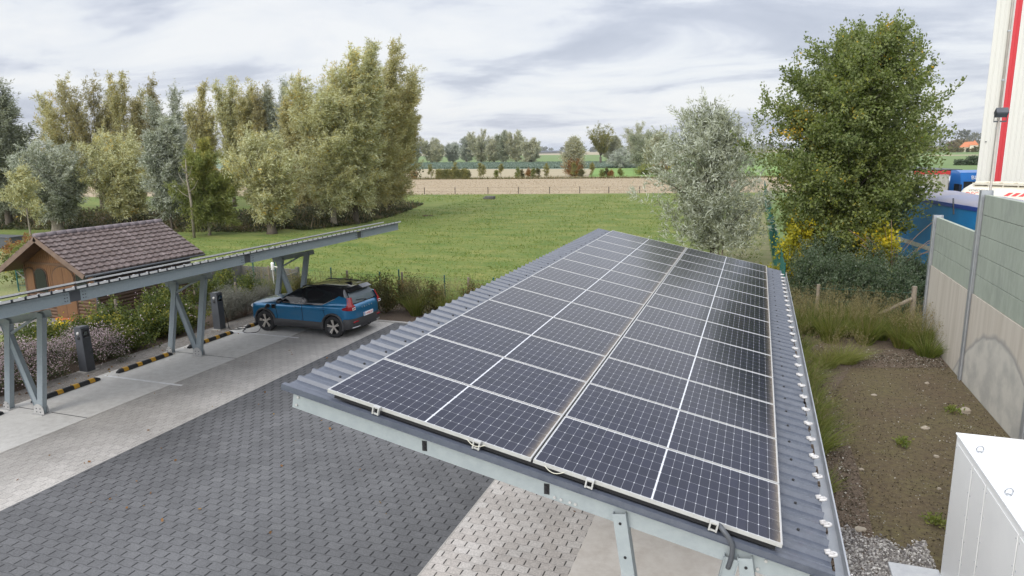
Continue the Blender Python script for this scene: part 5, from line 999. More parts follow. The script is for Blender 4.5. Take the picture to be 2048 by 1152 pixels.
# ---- grasses
def tuft(name, label, loc, seed, n, h, sp, green, seeds=0, lean=(0, 0), group=None, w=.012, tmin=0, tmax=.75):
    rng = np.random.default_rng(seed); r = thing(name, label, 'ornamental grass', loc, rng.uniform(0, 6), group)
    a = rng.uniform(0, 2*pi, n); q = np.sqrt(rng.uniform(0, 1, n)); P0_ = np.stack([.16*q*np.cos(a), .16*q*np.sin(a), np.zeros(n)], 1)*(.6+sp); out = np.stack([np.cos(a)*q, np.sin(a)*q, np.zeros(n)], 1)
    D0 = out*.35*sp*1.6+np.array([0, 0, 1])+rng.normal(size=(n, 3))*.08; Ln = h*rng.uniform(.55, 1.0, n)
    V, Q = blades(P0_, D0, Ln, np.full(n, w), out*.55*sp+np.array([lean[0], lean[1], -.18*sp])+rng.normal(size=(n, 3))*.08, rng, 4); link('leaf_blades', quads_mesh('leaf_blades', V, Q, np.repeat(rng.uniform(tmin, tmax, n), 4), M[green]), r)
    if seeds:
        a = rng.uniform(0, 2*pi, seeds); q = np.sqrt(rng.uniform(0, 1, seeds)); P0_ = np.stack([.14*q*np.cos(a), .14*q*np.sin(a), np.zeros(seeds)], 1); out = np.stack([np.cos(a)*q, np.sin(a)*q, np.zeros(seeds)], 1); D0 = nrm(out*.5*sp+np.array([lean[0]*.5, lean[1]*.5, 1])+rng.normal(size=(seeds, 3))*.05); Ln = h*rng.uniform(1.0, 1.42, seeds)
        V, Q = blades(P0_, D0, Ln, np.full(seeds, .006), out*.15*sp, rng, 2); tips = P0_+D0*Ln[:, None]*.72
        m = 11; u = rng.uniform(0, .33, (seeds, m, 1)); PP = (tips[:, None]+D0[:, None]*Ln[:, None, None]*u+rng.normal(size=(seeds, m, 3))*.018).reshape(-1, 3); V2, Q2 = leaves(PP, np.repeat(D0, m, 0)+rng.normal(size=PP.shape)*.35, .055, .010, rng)
        link('seed_heads', quads_mesh('seed_heads', np.concatenate([V, V2]), np.concatenate([Q, Q2+len(V)]), np.concatenate([np.full(len(Q), .35), rng.uniform(0, 1, len(Q2))]), M['grass_seed']), r)
    return r
for i, (x, y, h) in enumerate([(1.25, 22.1, 1.05), (1.8, 22.7, 1.15), (2.3, 21.9, 1.1), (2.8, 22.8, 1.15), (3.25, 22.0, 1.05), (3.75, 22.7, 1.1), (4.2, 21.9, .95), (4.75, 22.3, 1.0), (1.35, 23.4, 1.15), (2.4, 23.6, 1.2), (3.4, 23.6, 1.15), (4.45, 23.4, 1.05)]):
    row = 'front row' if i < 8 else 'back row'; tuft('grass_clump', 'tall brown plumed grass in the %s behind the soil patch, %s from the left' % (row, ORD[i if i < 8 else i-8]), (x, y, 0), 500+i, 620, h*.9, .62, 'grass_tall', 80, group='tall plumed grasses at the hedge', w=.016)
tuft('grass_clump', 'green grass clump leaning on the foot of the concrete wall', (4.72, 21.2, 0), 520, 420, .85, 1.0, 'grass_green', 40, (-.05, 0), 'low grasses on the soil patch', .013)
tuft('grass_clump', 'low pale grass clump in front of the plumed row, left one', (1.95, 19.35, 0), 521, 520, .68, .95, 'grass_green', 45, (.3, 0), 'low grasses on the soil patch', .012, .45, 1.0)
tuft('grass_clump', 'low pale grass clump in front of the plumed row, right one', (2.5, 19.85, 0), 522, 480, .72, .95, 'grass_green', 50, (.3, 0), 'low grasses on the soil patch', .012, .45, 1.0)
tuft('grass_clump', 'small green grass clump beside the plumed row', (1.35, 20.6, 0), 523, 420, .7, .8, 'grass_green', 20, (.1, 0), 'low grasses on the soil patch', .012)
for i, (x, y, h, n_) in enumerate([(1.15, 19.2, .75, 420), (1.2, 18.2, .8, 460), (1.22, 17.2, .85, 480), (1.2, 16.2, .85, 480), (1.25, 15.25, .85, 480), (1.22, 14.4, .8, 460), (1.25, 13.5, .75, 430), (1.22, 11.9, .45, 240)]):
    tuft('grass_clump', 'green grass clump growing along the carport gutter, %s counted from the hedge' % ORD[i], (x, y, 0), 530+i, int(n_*1.3), h*1.05, .85, 'grass_green', 14, (.12, -.05), 'grasses along the carport gutter', .012, .2, .95)
# low weeds on the soil
for i, (x, y) in enumerate([(2.95, 14.4), (4.3, 16.6), (2.9, 11.3)]):
    shrub('weed', 'small green weed on the bare soil, ' + ['beside the pale stones', 'near the foot of the wall', 'close to the white cabinet'][i], (x, y, 0), 560+i, .06, .16, 'grass_green', nl=9, twigs=4, lpt=6, L=.06, Wd=.03, group='weeds on the soil patch', cat='weed', tl=.1, spread=.03)
# stones and gravel
def stone(label, loc, s, seed, m='stone'):
    bm = bmesh.new(); bmesh.ops.create_icosphere(bm, subdivisions=2, radius=1); rg = random.Random(seed); ph = [rg.uniform(0, 6) for _ in range(6)]
    for v in bm.verts: f = 1+.22*sin(2.3*v.co.x+ph[0])*cos(2.9*v.co.y+ph[1])+.15*sin(4*v.co.z+ph[2]); v.co = (v.co.x*s[0]*f, v.co.y*s[1]*f, max(v.co.z, -.5)*s[2]*f)
    me = bpy.data.meshes.new('stone'); bm.to_mesh(me); bm.free(); me.materials.append(M[m]); tag(link('stone', me, None, (loc[0], loc[1], s[2]*.4)), label, 'stone', 'loose stones on the soil')
for i, (x, y, s, lab) in enumerate([(3.55, 15.45, .085, 'pale round stone in the middle of the soil patch'), (4.55, 16.7, .13, 'largest buff stone near the foot of the wall'), (1.75, 10.75, .08, 'orange brown stone at the edge of the gravel'), (2.85, 17.3, .06, 'flat pale stone towards the grasses'), (4.2, 18.6, .055, 'small grey stone by the steel post'), (3.45, 14.0, .05, 'light splinter of stone above the white cabinet'), (2.05, 13.0, .045, 'small white stone left of the middle of the soil'), (3.2, 12.6, .04, 'small buff stone next to the cabinet')]):
    stone(lab, (x, y), (s, s*.75, s*.6), i)
def chips(name, label, cat, xs, n, size, seed, mat, flat=.5):
    rng = np.random.default_rng(seed); P0_ = xs(rng, n); k = len(P0_); s = size*rng.uniform(.4, 1.5, k)**1.3; a = rng.normal(size=(k, 3)); a[:, 2] *= .35; a = nrm(a); b = nrm(np.cross(a, rng.normal(size=(k, 3))+np.array([0, 0, 2.]))); c = np.cross(a, b)
    vv = np.stack([P0_+(a*sx+b*sy*.7)*s[:, None]*.5+c*sz*s[:, None]*flat*.5 for sx, sy, sz in ((-1, -.6, -1), (.8, -1, -1), (1, .7, -1), (-.7, 1, -1), (-.6, -.4, 1), (.5, -.6, 1), (.6, .5, 1), (-.5, .6, 1))], 1); vv[:, :, 2] += .2*s[:, None]
    Q = np.array([(0, 1, 5, 4), (1, 2, 6, 5), (2, 3, 7, 6), (3, 0, 4, 7), (4, 5, 6, 7)]); Q = (np.arange(k)[:, None, None]*8+Q).reshape(-1, 4); o = link(name, quads_mesh(name, vv.reshape(-1, 3), Q, np.repeat(rng.uniform(0, 1, k)**1.2, 5), M[mat])); return tag(o, label, cat, kind='stuff')
def gravel_xy(rng, n):
    x = rng.uniform(1.05, 2.62, n); y = rng.uniform(8.3, 11.1, n); lim = 10.58+.12*np.sin(x*5)+.1*np.sin(x*13)-.25*np.clip(1.5-x, 0, 1); k = (y < lim+rng.normal(0, .06, n)) & (x > 1.42-.12*(y-9)); x, y = x[k], y[k]; return np.stack([x, y, np.full(len(x), .004)], 1)
chips('gravel', 'patch of pale mixed gravel between carport and white cabinet', 'gravel', gravel_xy, 15000, .026, 1, 'pebble', .8)
def soil_xy(rng, n):
    x = rng.uniform(1.2, 5.0, n); y = 9.5+12*rng.uniform(0, 1, n)**1.25; return np.stack([x, y, np.full(n, .004)], 1)
chips('soil_crumbs', 'crumbs, chips and small stones strewn over the bare soil', 'rubble', soil_xy, 9000, .017, 2, 'chips', .5)
def bark_xy(rng, n):
    x = np.concatenate([rng.normal(1.55, .25, n//2), rng.uniform(1.2, 5, n//2)]); y = np.concatenate([rng.uniform(10.5, 20, n//2), rng.normal(20.6, .45, n//2)]); k = x > 1.0; return np.stack([x[k], y[k], np.full(k.sum(), .012)], 1)
chips('bark_chips', 'bark chips along the grasses at the edge of the soil', 'bark chips', bark_xy, 6000, .026, 3, 'chips', .3)
def fallen_xy(rng, n):
    x = np.concatenate([rng.uniform(-14, -2.4, n//2), rng.normal(-16.7, .4, n-n//2)]); y = np.concatenate([7.5+13*rng.uniform(0, 1, n//2)**1.3, rng.uniform(8, 20, n-n//2)]); return np.stack([x, y, np.full(n, .016)], 1)
chips('fallen_leaves', 'a few fallen leaves and crumbs scattered on the paving', 'fallen leaves', fallen_xy, 170, .045, 8, 'rust', .12)
# ---- beds on the left: asters, roses, lavender
AST = [(-18.1, 9.2, .75, 1.4), (-18.2, 10.6, .84, 1.5), (-18.15, 12.0, .84, 1.45), (-18.1, 14.0, .72, 1.4)]
for i, (x, y, h, R) in enumerate(AST):
    shrub('aster_bush', ['pale pink flowering bush cut by the left edge behind the carport legs', 'pale pink flowering bush left of the near charging pillar, between two carport legs', 'pale pink flowering bush hiding the foot of the near charging pillar', 'pale pink flowering bush right of the near charging pillar, by the middle wheel stop'][i], (x, y, 0), 600+i, h, R, 'aster_leaf', nl=85, twigs=11, lpt=14, L=.06, Wd=.024, group='pale pink flowering bushes', flowers=('aster_flower', 6500, .038), tl=.3, spread=.05, upr=.3)
RO = [(-18.0, 15.0, .55), (-18.5, 15.9, .9), (-19.4, 15.0, .95), (-18.0, 16.6, .7), (-18.9, 17.0, 1.0), (-20.0, 16.4, 1.0), (-18.1, 17.5, .8), (-19.3, 18.2, 1.1), (-20.4, 14.2, .75), (-19.7, 13.1, .6), (-20.5, 11.8, .45), (-20.2, 18.7, 1.2), (-19.6, 20.2, 1.1), (-18.6, 21.3, 1.0), (-20.3, 21.6, 1.15)]
RLAB = ['low at the gravel edge behind the middle wheel stop', 'behind the second back leg', 'tall one with pale tips in front of the shed wall', 'low between the legs and the far pillar', 'dense one behind the legs', 'tall one at the far corner of the shed', 'beside the far charging pillar', 'behind the far charging pillar', 'yellow tipped one at the shed corner', 'behind the near charging pillar', 'low one by the lawn', 'in front of the grey concrete bay', 'yellowish one above the lavender', 'beside the grey grass at the bed corner', 'against the grey concrete bay wall']
for i, (x, y, h) in enumerate(RO):
    shrub('rose_shrub', 'dark green rose shrub, '+RLAB[i], (x, y, 0), 620+i, h, .78, 'rose_leaf', nl=38, twigs=9, lpt=12, L=.075, Wd=.048, group='rose shrubs in the left bed', flowers=('pink', 8, .045) if i < 8 else None, tl=.36, spread=.05, upr=.6, spikes=26)
for i, (x, y) in enumerate([(-17.55, 18.9), (-17.5, 19.75), (-17.35, 20.6), (-18.2, 19.5)]):
    shrub('lavender_bush', ['grey lavender bush next to the far charging pillar', 'grey lavender bush in front of the nose of the car', 'grey lavender bush at the bed corner by the car', 'grey lavender bush behind the other grey ones'][i], (x, y, 0), 650+i, .85, .62, 'lav_leaf', nl=60, twigs=9, lpt=13, L=.085, Wd=.011, group='grey lavender bushes', tl=.45, upr=1.0, spread=.03)
for i, (x, y, lab) in enumerate([(-19.6, 15.4, 'orange yellow leaved low shrub in front of the shed corner'), (-20.9, 15.2, 'small yellow leaved shrub near the shed door path')]):
    shrub('yellow_shrub', lab, (x, y, 0), 660+i, .85-.3*i, .3, 'yellow_leaf', nl=9, twigs=7, lpt=9, L=.09, Wd=.06, group='small yellow shrubs by the shed', tl=.3)
BED = [(-16.5, 21.9, 1.0, 'bed'), (-15.6, 22.1, 1.0, 'grass_tall'), (-14.6, 21.9, 1.1, 'bed'), (-13.6, 21.8, 1.15, 'bed'), (-12.7, 21.6, 1.3, 'bed'), (-12.1, 22.1, 1.25, 'bed'), (-11.4, 21.5, 1.1, 'grass_tall'), (-10.8, 21.9, 1.15, 'bed'), (-10.1, 21.6, 1.1, 'grass_tall'), (-9.5, 22.0, 1.15, 'bed'), (-8.8, 21.7, 1.05, 'bed'), (-8.1, 22.0, 1.0, 'grass_tall'), (-7.3, 21.8, .95, 'bed'), (-6.4, 22.0, .9, 'bed')]
for i, (x, y, h, m_) in enumerate(BED):
    lab = 'in the bed at the end of the paving, %s from the left' % (ORD+['fourteenth'])[i]
    if m_ == 'bed': shrub('perennial_clump', 'brownish autumn perennials '+lab, (x, y, 0), 670+i, h, .62, 'bed', nl=40, twigs=9, lpt=12, L=.07, Wd=.035, group='autumn plants at the end of the paving', tl=.4, upr=1.0, spread=.06, cat='perennial')
    else: tuft('grass_clump', 'straw coloured grass '+lab, (x, y, 0), 670+i, 420, h, .62, 'grass_tall', 90, group='autumn plants at the end of the paving', w=.014)
for i, (x, y) in enumerate([(-19.0, 22.3), (-18.2, 22.5), (-17.2, 22.4)]): tuft('grass_clump', 'straw grass at the left end of the far bed, %s from the concrete bay' % ORD[i], (x, y, 0), 690+i, 460, 1.05, .6, 'grass_tall', 60, group='straw grasses behind the car', w=.013)
# ---- meadow tufts (uncountable)
rng = np.random.default_rng(11); n_ = 85000; yy = 23.4+(rng.uniform(0, 1, n_)**1.9)*66; xx = rng.uniform(-1, 0, n_)*(14+yy*.82)+.4; hh = .5+.5*np.sin(xx*.9+np.sin(yy*.7)*2)*np.sin(yy*.8+1)
k = (rng.uniform(0, 1, n_) < .35+.65*hh) & ~((xx < -33) & (yy > 38) & (yy < 74)); P0_ = np.stack([xx, yy, np.full(n_, -.01)], 1)[k]; hh = hh[k]; m = len(P0_)
V, Q = blades(P0_, rng.normal(size=(m, 3))*.8+np.array([.25, 0, .8]), rng.uniform(.05, .11, m)*(.7+.6*hh)*(.6+P0_[:, 1]/90), .02+.0009*P0_[:, 1], rng.normal(size=(m, 3))*.4, rng, 2)
o = link('meadow_tufts', quads_mesh('meadow_tufts', V, Q, np.repeat(np.clip(.55-.25*hh+rng.normal(0, .22, m), 0, 1), 2), M['turf'])); tag(o, 'short tufts of pasture grass all over the meadow', 'grass', kind='stuff')
# ---------------------------------------------------------------- fences and stakes
def wire_fence(name, label, pts, zt, wires, post_at, mat, postmat, pr=.028, wr=.0035, cat='fence', mesh_step=None):
    r = thing(name, label, cat, (pts[0][0], pts[0][1], 0)); o0 = Vector((pts[0][0], pts[0][1], 0)); pts = [Vector((x, y, 0))-o0 for x, y in pts]
    for (x, y, h) in post_at: mb = MB(); mb.tube([(x-o0.x, y-o0.y, -.1), (x-o0.x, y-o0.y, h)], pr, 8); mb.lathe([(pr*1.2, h-.03), (pr*1.2, h), (pr*.7, h+.012), (0, h+.015)], (x-o0.x, y-o0.y, 0), (0, 0, 1), 8); part('post', mb, M[postmat], r)
    mb = MB()
    for a, b in zip(pts[:-1], pts[1:]):
        for z in wires: mb.tube([a+Vector((0, 0, z)), b+Vector((0, 0, z))], wr, 4)
        if mesh_step:
            L = (b-a).length; d = (b-a)/L; s = 0; sv = Vector((-d.y, d.x, 0))*wr
            while s < L: p = a+d*s; mb.add([p-sv+Vector((0, 0, .03)), p+sv+Vector((0, 0, .03)), p+sv+Vector((0, 0, zt)), p-sv+Vector((0, 0, zt))], [(0, 1, 2, 3)]); s += mesh_step
    part('wires', mb, M[mat], r); return r
wire_fence('wire_fence', 'green wire fence with thin green posts between the planting bed and the meadow', [(-21, 24.4), (-16.5, 23.2), (-3.5, 23.2), (1.0, 24.6)], 1.05, [.1, .35, .6, .85, 1.08], [(-20.9, 24.3, 1.35), (-19.4, 23.9, 1.3), (-16.1, 23.2, 1.27), (-13.85, 23.2, 1.2), (-13.0, 23.2, 1.33), (-11.05, 23.2, 1.2), (-9.05, 23.2, 1.2), (-7.0, 23.2, 1.2), (-4.8, 23.2, 1.2)], 'green_net', 'green_post', mesh_step=.15, wr=.0028)
wire_fence('windbreak_fence', 'tall green mesh fence running away along the right side of the meadow', [(1.02, 24.9), (.75, 92)], 1.8, [.06, .45, .9, 1.35, 1.8], [(1.02-.004*(y-24.9), y, 1.9) for y in np.arange(24.9, 92, 2.5)], 'green_net', 'green_post', mesh_step=.06, wr=.011)
wire_fence('wire_fence', 'sagging wire between weathered posts in front of the dark hedge', [(2.05, 24.7), (3.6, 24.72), (5.0, 24.7)], 1.0, [1.12, .7], [], 'green_net', 'wood_grey')
def wstake(label, x, y, h, rad=.045, group='weathered wooden stakes', tilt=(0, 0)):
    mb = MB(); mb.tube([(0, 0, -.1), (tilt[0]*.5, tilt[1]*.5, h*.5), (tilt[0], tilt[1], h)], [rad, rad*.96, rad*.9], 9); solo('wooden_stake', mb, M['wood_grey'], label, 'stake', (x, y, 0), group, False)
wstake('weathered stake in front of the green hedge left, beside the carport gutter', 2.1, 24.7, 1.25, .06); wstake('thick weathered post at the end of the concrete wall', 4.92, 24.6, 1.35, .085)
mb = MB(); mb.tube([(4.86, 24.55, .95), (3.9, 24.3, .42)], .06, 9); solo('wooden_brace', mb, M['wood_grey'], 'slanting weathered timber brace leaning against the thick post', 'brace', (0, 0, 0))
for x, y, h, lab in [(-15.05, 22.75, 1.28, 'pinkish weathered stake behind the roof of the blue car'), (-12.75, 23.0, 1.28, 'weathered stake right of the car next to a green post'), (-9.95, 22.95, 1.22, 'weathered stake in the far bed left of the carport roof edge'), (-19.0, 23.0, 1.25, 'weathered stake left of the third carport frame'), (-19.85, 16.4, 1.15, 'round pale stake among the roses in front of the shed wall'), (-21.6, 14.1, 1.0, 'weathered stake behind the nearest carport leg'), (-20.35, 20.3, 1.0, 'weathered stake in front of the concrete bay, left'), (-18.9, 20.9, .95, 'short pale stake in front of the concrete bay, right')]: wstake(lab, x, y, h)
mb = MB(); mb.tube([(0, 0, 0), (0, 0, 1.15)], .02, 8); mb.lathe([(0, 1.15), (.06, 1.16), (.065, 1.42), (.04, 1.47), (0, 1.48)], (0, 0, 0), (0, 0, 1), 12); mb.tube([(0, 0, 1.3), (.25, .1, 1.25), (.34, .1, 1.05)], .022, 8)
solo('tap_post', mb, M['white_metal'], 'white topped standpipe at the meadow fence left of the third carport frame', 'standpipe', (-18.55, 22.7, 0))
# grey concrete bay behind the roses
root = thing('concrete_bay', 'low open bay of grey concrete panels behind the roses', 'wall', (-22.2, 22.2, 0))
for (x0, y0, x1, y1, h) in ((0, 0, 0.2, 2.6, .95), (.2, 2.6, 3.4, 2.4, .85), (3.4, 2.4, 3.6, .9, .75)):
    mb = MB(); mb.bar((x0, y0, h/2), (x1, y1, h/2), .07, h); part('concrete_board', mb, M['grey_concrete'], root)
for x, y, h in ((0, 0, 1.05), (.2, 2.6, 1.05), (3.4, 2.4, .95), (3.6, .9, .85)): mb = MB(); mb.box((x-.07, y-.07, 0), (x+.07, y+.07, h)); part('concrete_post', mb, M['grey_concrete'], root)
# far meadow fence
wire_fence('field_fence', 'low post and wire fence at the far edge of the meadow', [(-46, 88.5), (-14, 94.9)], .9, [.35, .85], [(-44.9, 88.64, .92), (-40.5, 89.5, .91), (-35.85, 90.45, .92), (-31.6, 91.3, .92), (-27.3, 92.16, .9), (-23.2, 93.0, .9), (-19.3, 93.8, .88), (-15.2, 94.6, .88)], 'wood_grey', 'bark', pr=.06, wr=.012)
mb = MB(); mb.box((-.6, -.35, 0), (.6, .35, .38), bev=.05); mb.box((-.9, -.2, 0), (-.62, .2, .2), bev=.04); solo('feed_trough', mb, M['grey_concrete'], 'low grey trough lying in the grass near the far fence', 'trough', (-31.5, 80.1, 0), False)
mb = MB(); mb.lathe([(0, 0), (.3, .02), (.28, .08), (0, .1)], (0, 0, 0), (0, 0, 1), 12); mb.lathe([(0, 0), (.2, .02), (.18, .07), (0, .09)], (.5, .2, 0), (0, 0, 1), 10); solo('molehill', mb, M['soil'], 'dark molehill in the meadow right of the tall willows', 'molehill', (-29.1, 57.4, 0))
# garden left of the shed
root = thing('garden_gate', 'green wire mesh panel left of the shed', 'gate', (-30.6, 20.6, 0), radians(20))
mb = MB()
for x in (0, 1.4): mb.tube([(x, 0, 0), (x, 0, 1.25)], .03, 8)
part('post', mb, M['green_post'], root); mb = MB()
for z in np.arange(.1, 1.2, .16): mb.tube([(0, 0, z), (1.4, 0, z)], .008, 5)
for x in np.arange(.1, 1.4, .1): mb.tube([(x, 0, .1), (x, 0, 1.15)], .005, 4)
part('mesh_panel', mb, M['green_post'], root)
for i, (x, y, h, R, m_, lab) in enumerate([(-31.5, 22.6, 1.7, 1.9, 'rose_leaf', 'dark green hedge bush left of the shed front'), (-29.0, 22.2, 1.5, 1.5, 'rose_leaf', 'dark green hedge bush directly behind the left eave of the shed'), (-39.0, 27.2, 1.2, 1.4, 'rust', 'orange yellow bush at the left edge above the shed eave'), (-35.5, 25.0, 1.3, 1.7, 'green_tree', 'light green bush at the left edge above the shed eave')]):
    shrub('garden_shrub', lab, (x, y, 0), 710+i, h, R, m_, nl=70, twigs=11, lpt=14, L=.11, Wd=.06, group='garden shrubs left of the shed', tl=.5)
mb = MB(); mb.box((-1.4, -.5, 0), (1.4, .5, .75), bev=.08); mb.box((-1.45, -.55, .72), (1.45, .55, .8), bev=.02); solo('garden_bench_box', mb, M['anthracite'], 'dark box on the lawn at the left edge, beyond the orange bush', 'box', (-46.8, 31.0, 0))
# ---------------------------------------------------------------- middle distance
rngm = random.Random(21)
MID = [(-186.4, 380, 14.8, 6.8, 'far_leaf'), (-182.3, 378, 10.3, 4.5, 'far_leaf'), (-177.9, 392, 12.1, 5.4, 'far_silver'), (-159.3, 369, 14.1, 3.9, 'far_silver'), (-148.5, 365, 18.6, 6.4, 'far_leaf'), (-139.1, 361, 11.7, 3.8, 'far_leaf'), (-132.5, 358, 16.9, 4.5, 'far_dark'), (-124.0, 355, 17.0, 5.8, 'far_leaf'), (-108.9, 335, 11.7, 5.1, 'far_leaf'), (-63.2, 318, 11.5, 3.5, 'far_leaf'), (-67.4, 308.4, 17.6, 7.1, 'sapling'), (-40.0, 240, 14.1, 4.9, 'far_leaf'), (-31.3, 203.5, 11.1, 4.4, 'far_dark'), (-24.2, 180.6, 9.7, 2.8, 'far_leaf'), (-195, 372, 12, 5, 'far_dark'), (-205, 384, 14, 6, 'far_leaf'), (-40.7, 157.2, 8.3, 2.5, 'far_leaf')]
MLAB = ['grey green tree just right of the tall willow group, tallest there', 'small buff tree in front of the grey one right of the willow group', 'rounded grey willow left of the two joined crowns', 'pale narrow willow left of the biggest far willow', 'biggest far willow, left of the gap in the skyline', 'slim pale willow right of the biggest far willow', 'dark narrow far tree with two tops', 'broad far willow next to the dark two topped tree', 'low round willow at the left side of the gap in the skyline', 'grey willow right of the yellow topped tree', 'pollard poplar with a yellow top and open fan of branches', 'tall double willow right of the yellow topped poplar', 'dark grey willow left of the near silver willow', 'pale willow half hidden by the near silver willow', 'dark far tree showing through the tall willow group', 'far willow showing behind the tall willow group', 'buff tree with a rusty bush at its foot, right of the gap in the skyline']
for i, (x, y, H_, R, lf) in enumerate(MID):
    yel = i == 10
    tree('willow_tree', MLAB[i], (x, y, 0), 300+40+i, H_, 5.8 if yel else .9, R*(1.1 if yel else (1.0 if i == 16 else 1.5)), lf, th=3.0 if yel else 1.6, tr=.55, group='trees between the far fields', nl=170 if not yel else 90, twigs=10, lpt=20 if not yel else 15, L=.46 if y > 250 else .36, Wd=.2 if y > 250 else .14, nmax=24 if yel else 8, sides=6, prof='fan' if yel else 'egg', leaders=(0 if yel or R < 4 else 4+i % 3), wind=(.2, .05), droop=.1, tl=1.3, spread=.25, rl=.3)
shrub('silver_bush', 'round silver bush in the field below the far double willow', (-42.9, 227.6, 0), 361, 5.8, 4.3, 'far_silver', nl=90, twigs=9, lpt=14, L=.5, Wd=.18, tl=1.0, spread=.2)
shrub('rusty_bush', 'rusty brown bush at the foot of the buff tree between the fields', (-40.4, 156.2, 0), 362, 4.6, 2.7, 'rust', nl=60, twigs=9, lpt=12, L=.3, Wd=.14, tl=.9, spread=.15)
for i, (x, y, h, R, m_) in enumerate([(-25.5, 166, 2.2, 3.2, 'green_tree'), (-21.5, 160, 2.0, 2.4, 'bed'), (-19.0, 170, 3.6, 1.2, 'yellow_leaf'), (-22.4, 172, 2.6, 2.0, 'rust')]):
    shrub('field_bush', ['olive bush at the field edge left of the silver willow', 'brown bush at the field edge left of the silver willow', 'slim yellow bush beside the near silver willow', 'reddish bush at the field edge behind the olive one'][i], (x, y, 0), 365+i, h, R, m_, nl=45, twigs=8, lpt=10, L=.3, Wd=.14, group='bushes at the field edge', tl=.7, spread=.15)
SAP = [(-72.0,145.8,3.2,.9), (-64.7,143.0,3.9,.6), (-59.6,145.7,3.2,.7), (-61.6,152.7,2.6,.5), (-55.6,148.5,3.0,.6), (-57.1,149.6,1.5,.5), (-63.4,147.7,1.3,.5), (-65.3,147.1,1.3,.4), (-50.6,145.7,2.2,.6), (-50.4,148.0,1.5,.6), (-48.8,148.0,1.9,.6), (-47.6,148.0,1.8,.6), (-46.7,148.3,1.9,.6), (-45.0,149.6,3.1,.7), (-38.6,149.1,3.0,.7), (-37.0,149.5,1.4,.9), (-34.6,149.5,2.9,.7), (-32.6,150.9,1.5,.5), (-31.6,151,1.7,.6), (-30.6,150.9,1.2,.6), (-28.7,151.5,1.6,.6)]
SORD = ORD+['fourteenth', 'fifteenth', 'sixteenth', 'seventeenth', 'eighteenth', 'nineteenth', 'twentieth', 'twenty first']
for i, (x, y, h, R) in enumerate(SAP):
    low = h < 2.3; m_ = ['bed', 'rust', 'green_tree'][i % 3] if low else 'sapling'
    tree('sapling' if not low else 'field_shrub', ('%s in the row beyond the stubble field, %s from the left' % ('small bush' if low else 'pale young willow', SORD[i])), (x, y, 0), 800+i, h, .5 if not low else .15, R, m_, th=1.0 if not low else .2, tr=.06, group='saplings and bushes beyond the stubble field', nl=26, twigs=7, lpt=8, L=.22, Wd=.08, nmax=6, sides=5, wind=(.1, 0), tl=.45, spread=.08, cat='sapling' if not low else 'shrub')
rng = np.random.default_rng(31); n_ = 9000; P_ = np.stack([rng.uniform(-69.3, -61.2, n_), rng.uniform(142.4, 143.8, n_), rng.uniform(.05, 2.1, n_)*rng.uniform(.9, 1, n_)], 1); P_[:, 2] += .12*np.sin(P_[:, 0]*3)
V, Q = leaves(P_, rng.normal(size=P_.shape), .26, .13, rng); r = thing('field_hedge', 'clipped olive hedge block standing in the fields beyond the stubble', 'hedge', (0, 0, 0)); link('foliage', quads_mesh('foliage', V, Q, .35+.2*np.sin(P_[:, 0]*2)+rng.normal(0, .15, n_), M['sapling']), r)
mb = MB(); 
for x in np.arange(-69, -61.3, .6): mb.tube([(x, 143.1, 0), (x, 143.1, 1.9)], .04, 5)
part('stems', mb, M['bark'], r)
# grassy margin between the fields and rows of cabbages
n_ = 9000; x = rng.uniform(-120, 6, n_); y = gx(x, g1, g2)+rng.uniform(-.3, 1.6, n_)+.4; V, Q = blades(np.stack([x, y, np.zeros(n_)-.02], 1), rng.normal(size=(n_, 3))*.5+np.array([0, 0, 1]), rng.uniform(.2, .6, n_), np.full(n_, .11), rng.normal(size=(n_, 3))*.4, rng, 2)
o = link('field_margin', quads_mesh('field_margin', V, Q, np.repeat(rng.uniform(.2, .95, n_), 2), M['bed'])); tag(o, 'rough grass margin along the far side of the stubble field', 'grass', kind='stuff')
n_ = 26000; u = rng.uniform(0, 1, n_)**1.4; y = 226+u*120; x = -36-u*25-rng.uniform(0, 1, n_)*(150+u*100); y = np.round(y/.8)*.8-(x+36)*.10*.6
k = y > 221+(-x-36)*.13; P_ = np.stack([x, y, np.full(n_, .0)], 1)[k]; m = len(P_)
P4 = np.repeat(P_, 4, 0)+rng.normal(size=(m*4, 3))*np.array([.12, .12, .0])+np.array([0, 0, .15]); V, Q = leaves(P4, rng.normal(size=(m*4, 3))*np.array([1, 1, .4])+np.array([0, 0, .75]), .55, .42, rng)
me_ = quads_mesh('cabbage_rows', V, Q, rng.uniform(0, 1, m*4), leafm('cabbage_leaf', [(0, (.09, .13, .085)), (.5, (.15, .20, .145)), (1, (.27, .33, .27))])); tag(link('cabbage_rows', me_), 'bluish green rows of cabbages in the field below the far willows', 'cabbages', kind='stuff')
n_ = 42000; x = rng.uniform(-110, 20, n_); v = rng.uniform(0, 1, n_); y = gx(x, f1, f2)*(1-v)+gx(x, g1, g2)*v; k = (y > 85); P_ = np.stack([x, y, np.full(n_, -.01)], 1)[k]; m = len(P_)
V, Q = leaves(P_, rng.normal(size=(m, 3))*np.array([1, 1, .2])+np.array([0, 0, .15]), .17, .06, rng); tag(link('maize_stubble', quads_mesh('maize_stubble', V, Q, rng.uniform(0, 1, m), leafm('straw', [(0, (.22, .165, .10)), (.5, (.38, .295, .185)), (1, (.54, .44, .29))]))), 'straw stubble lying over the harvested field', 'stubble', kind='stuff')
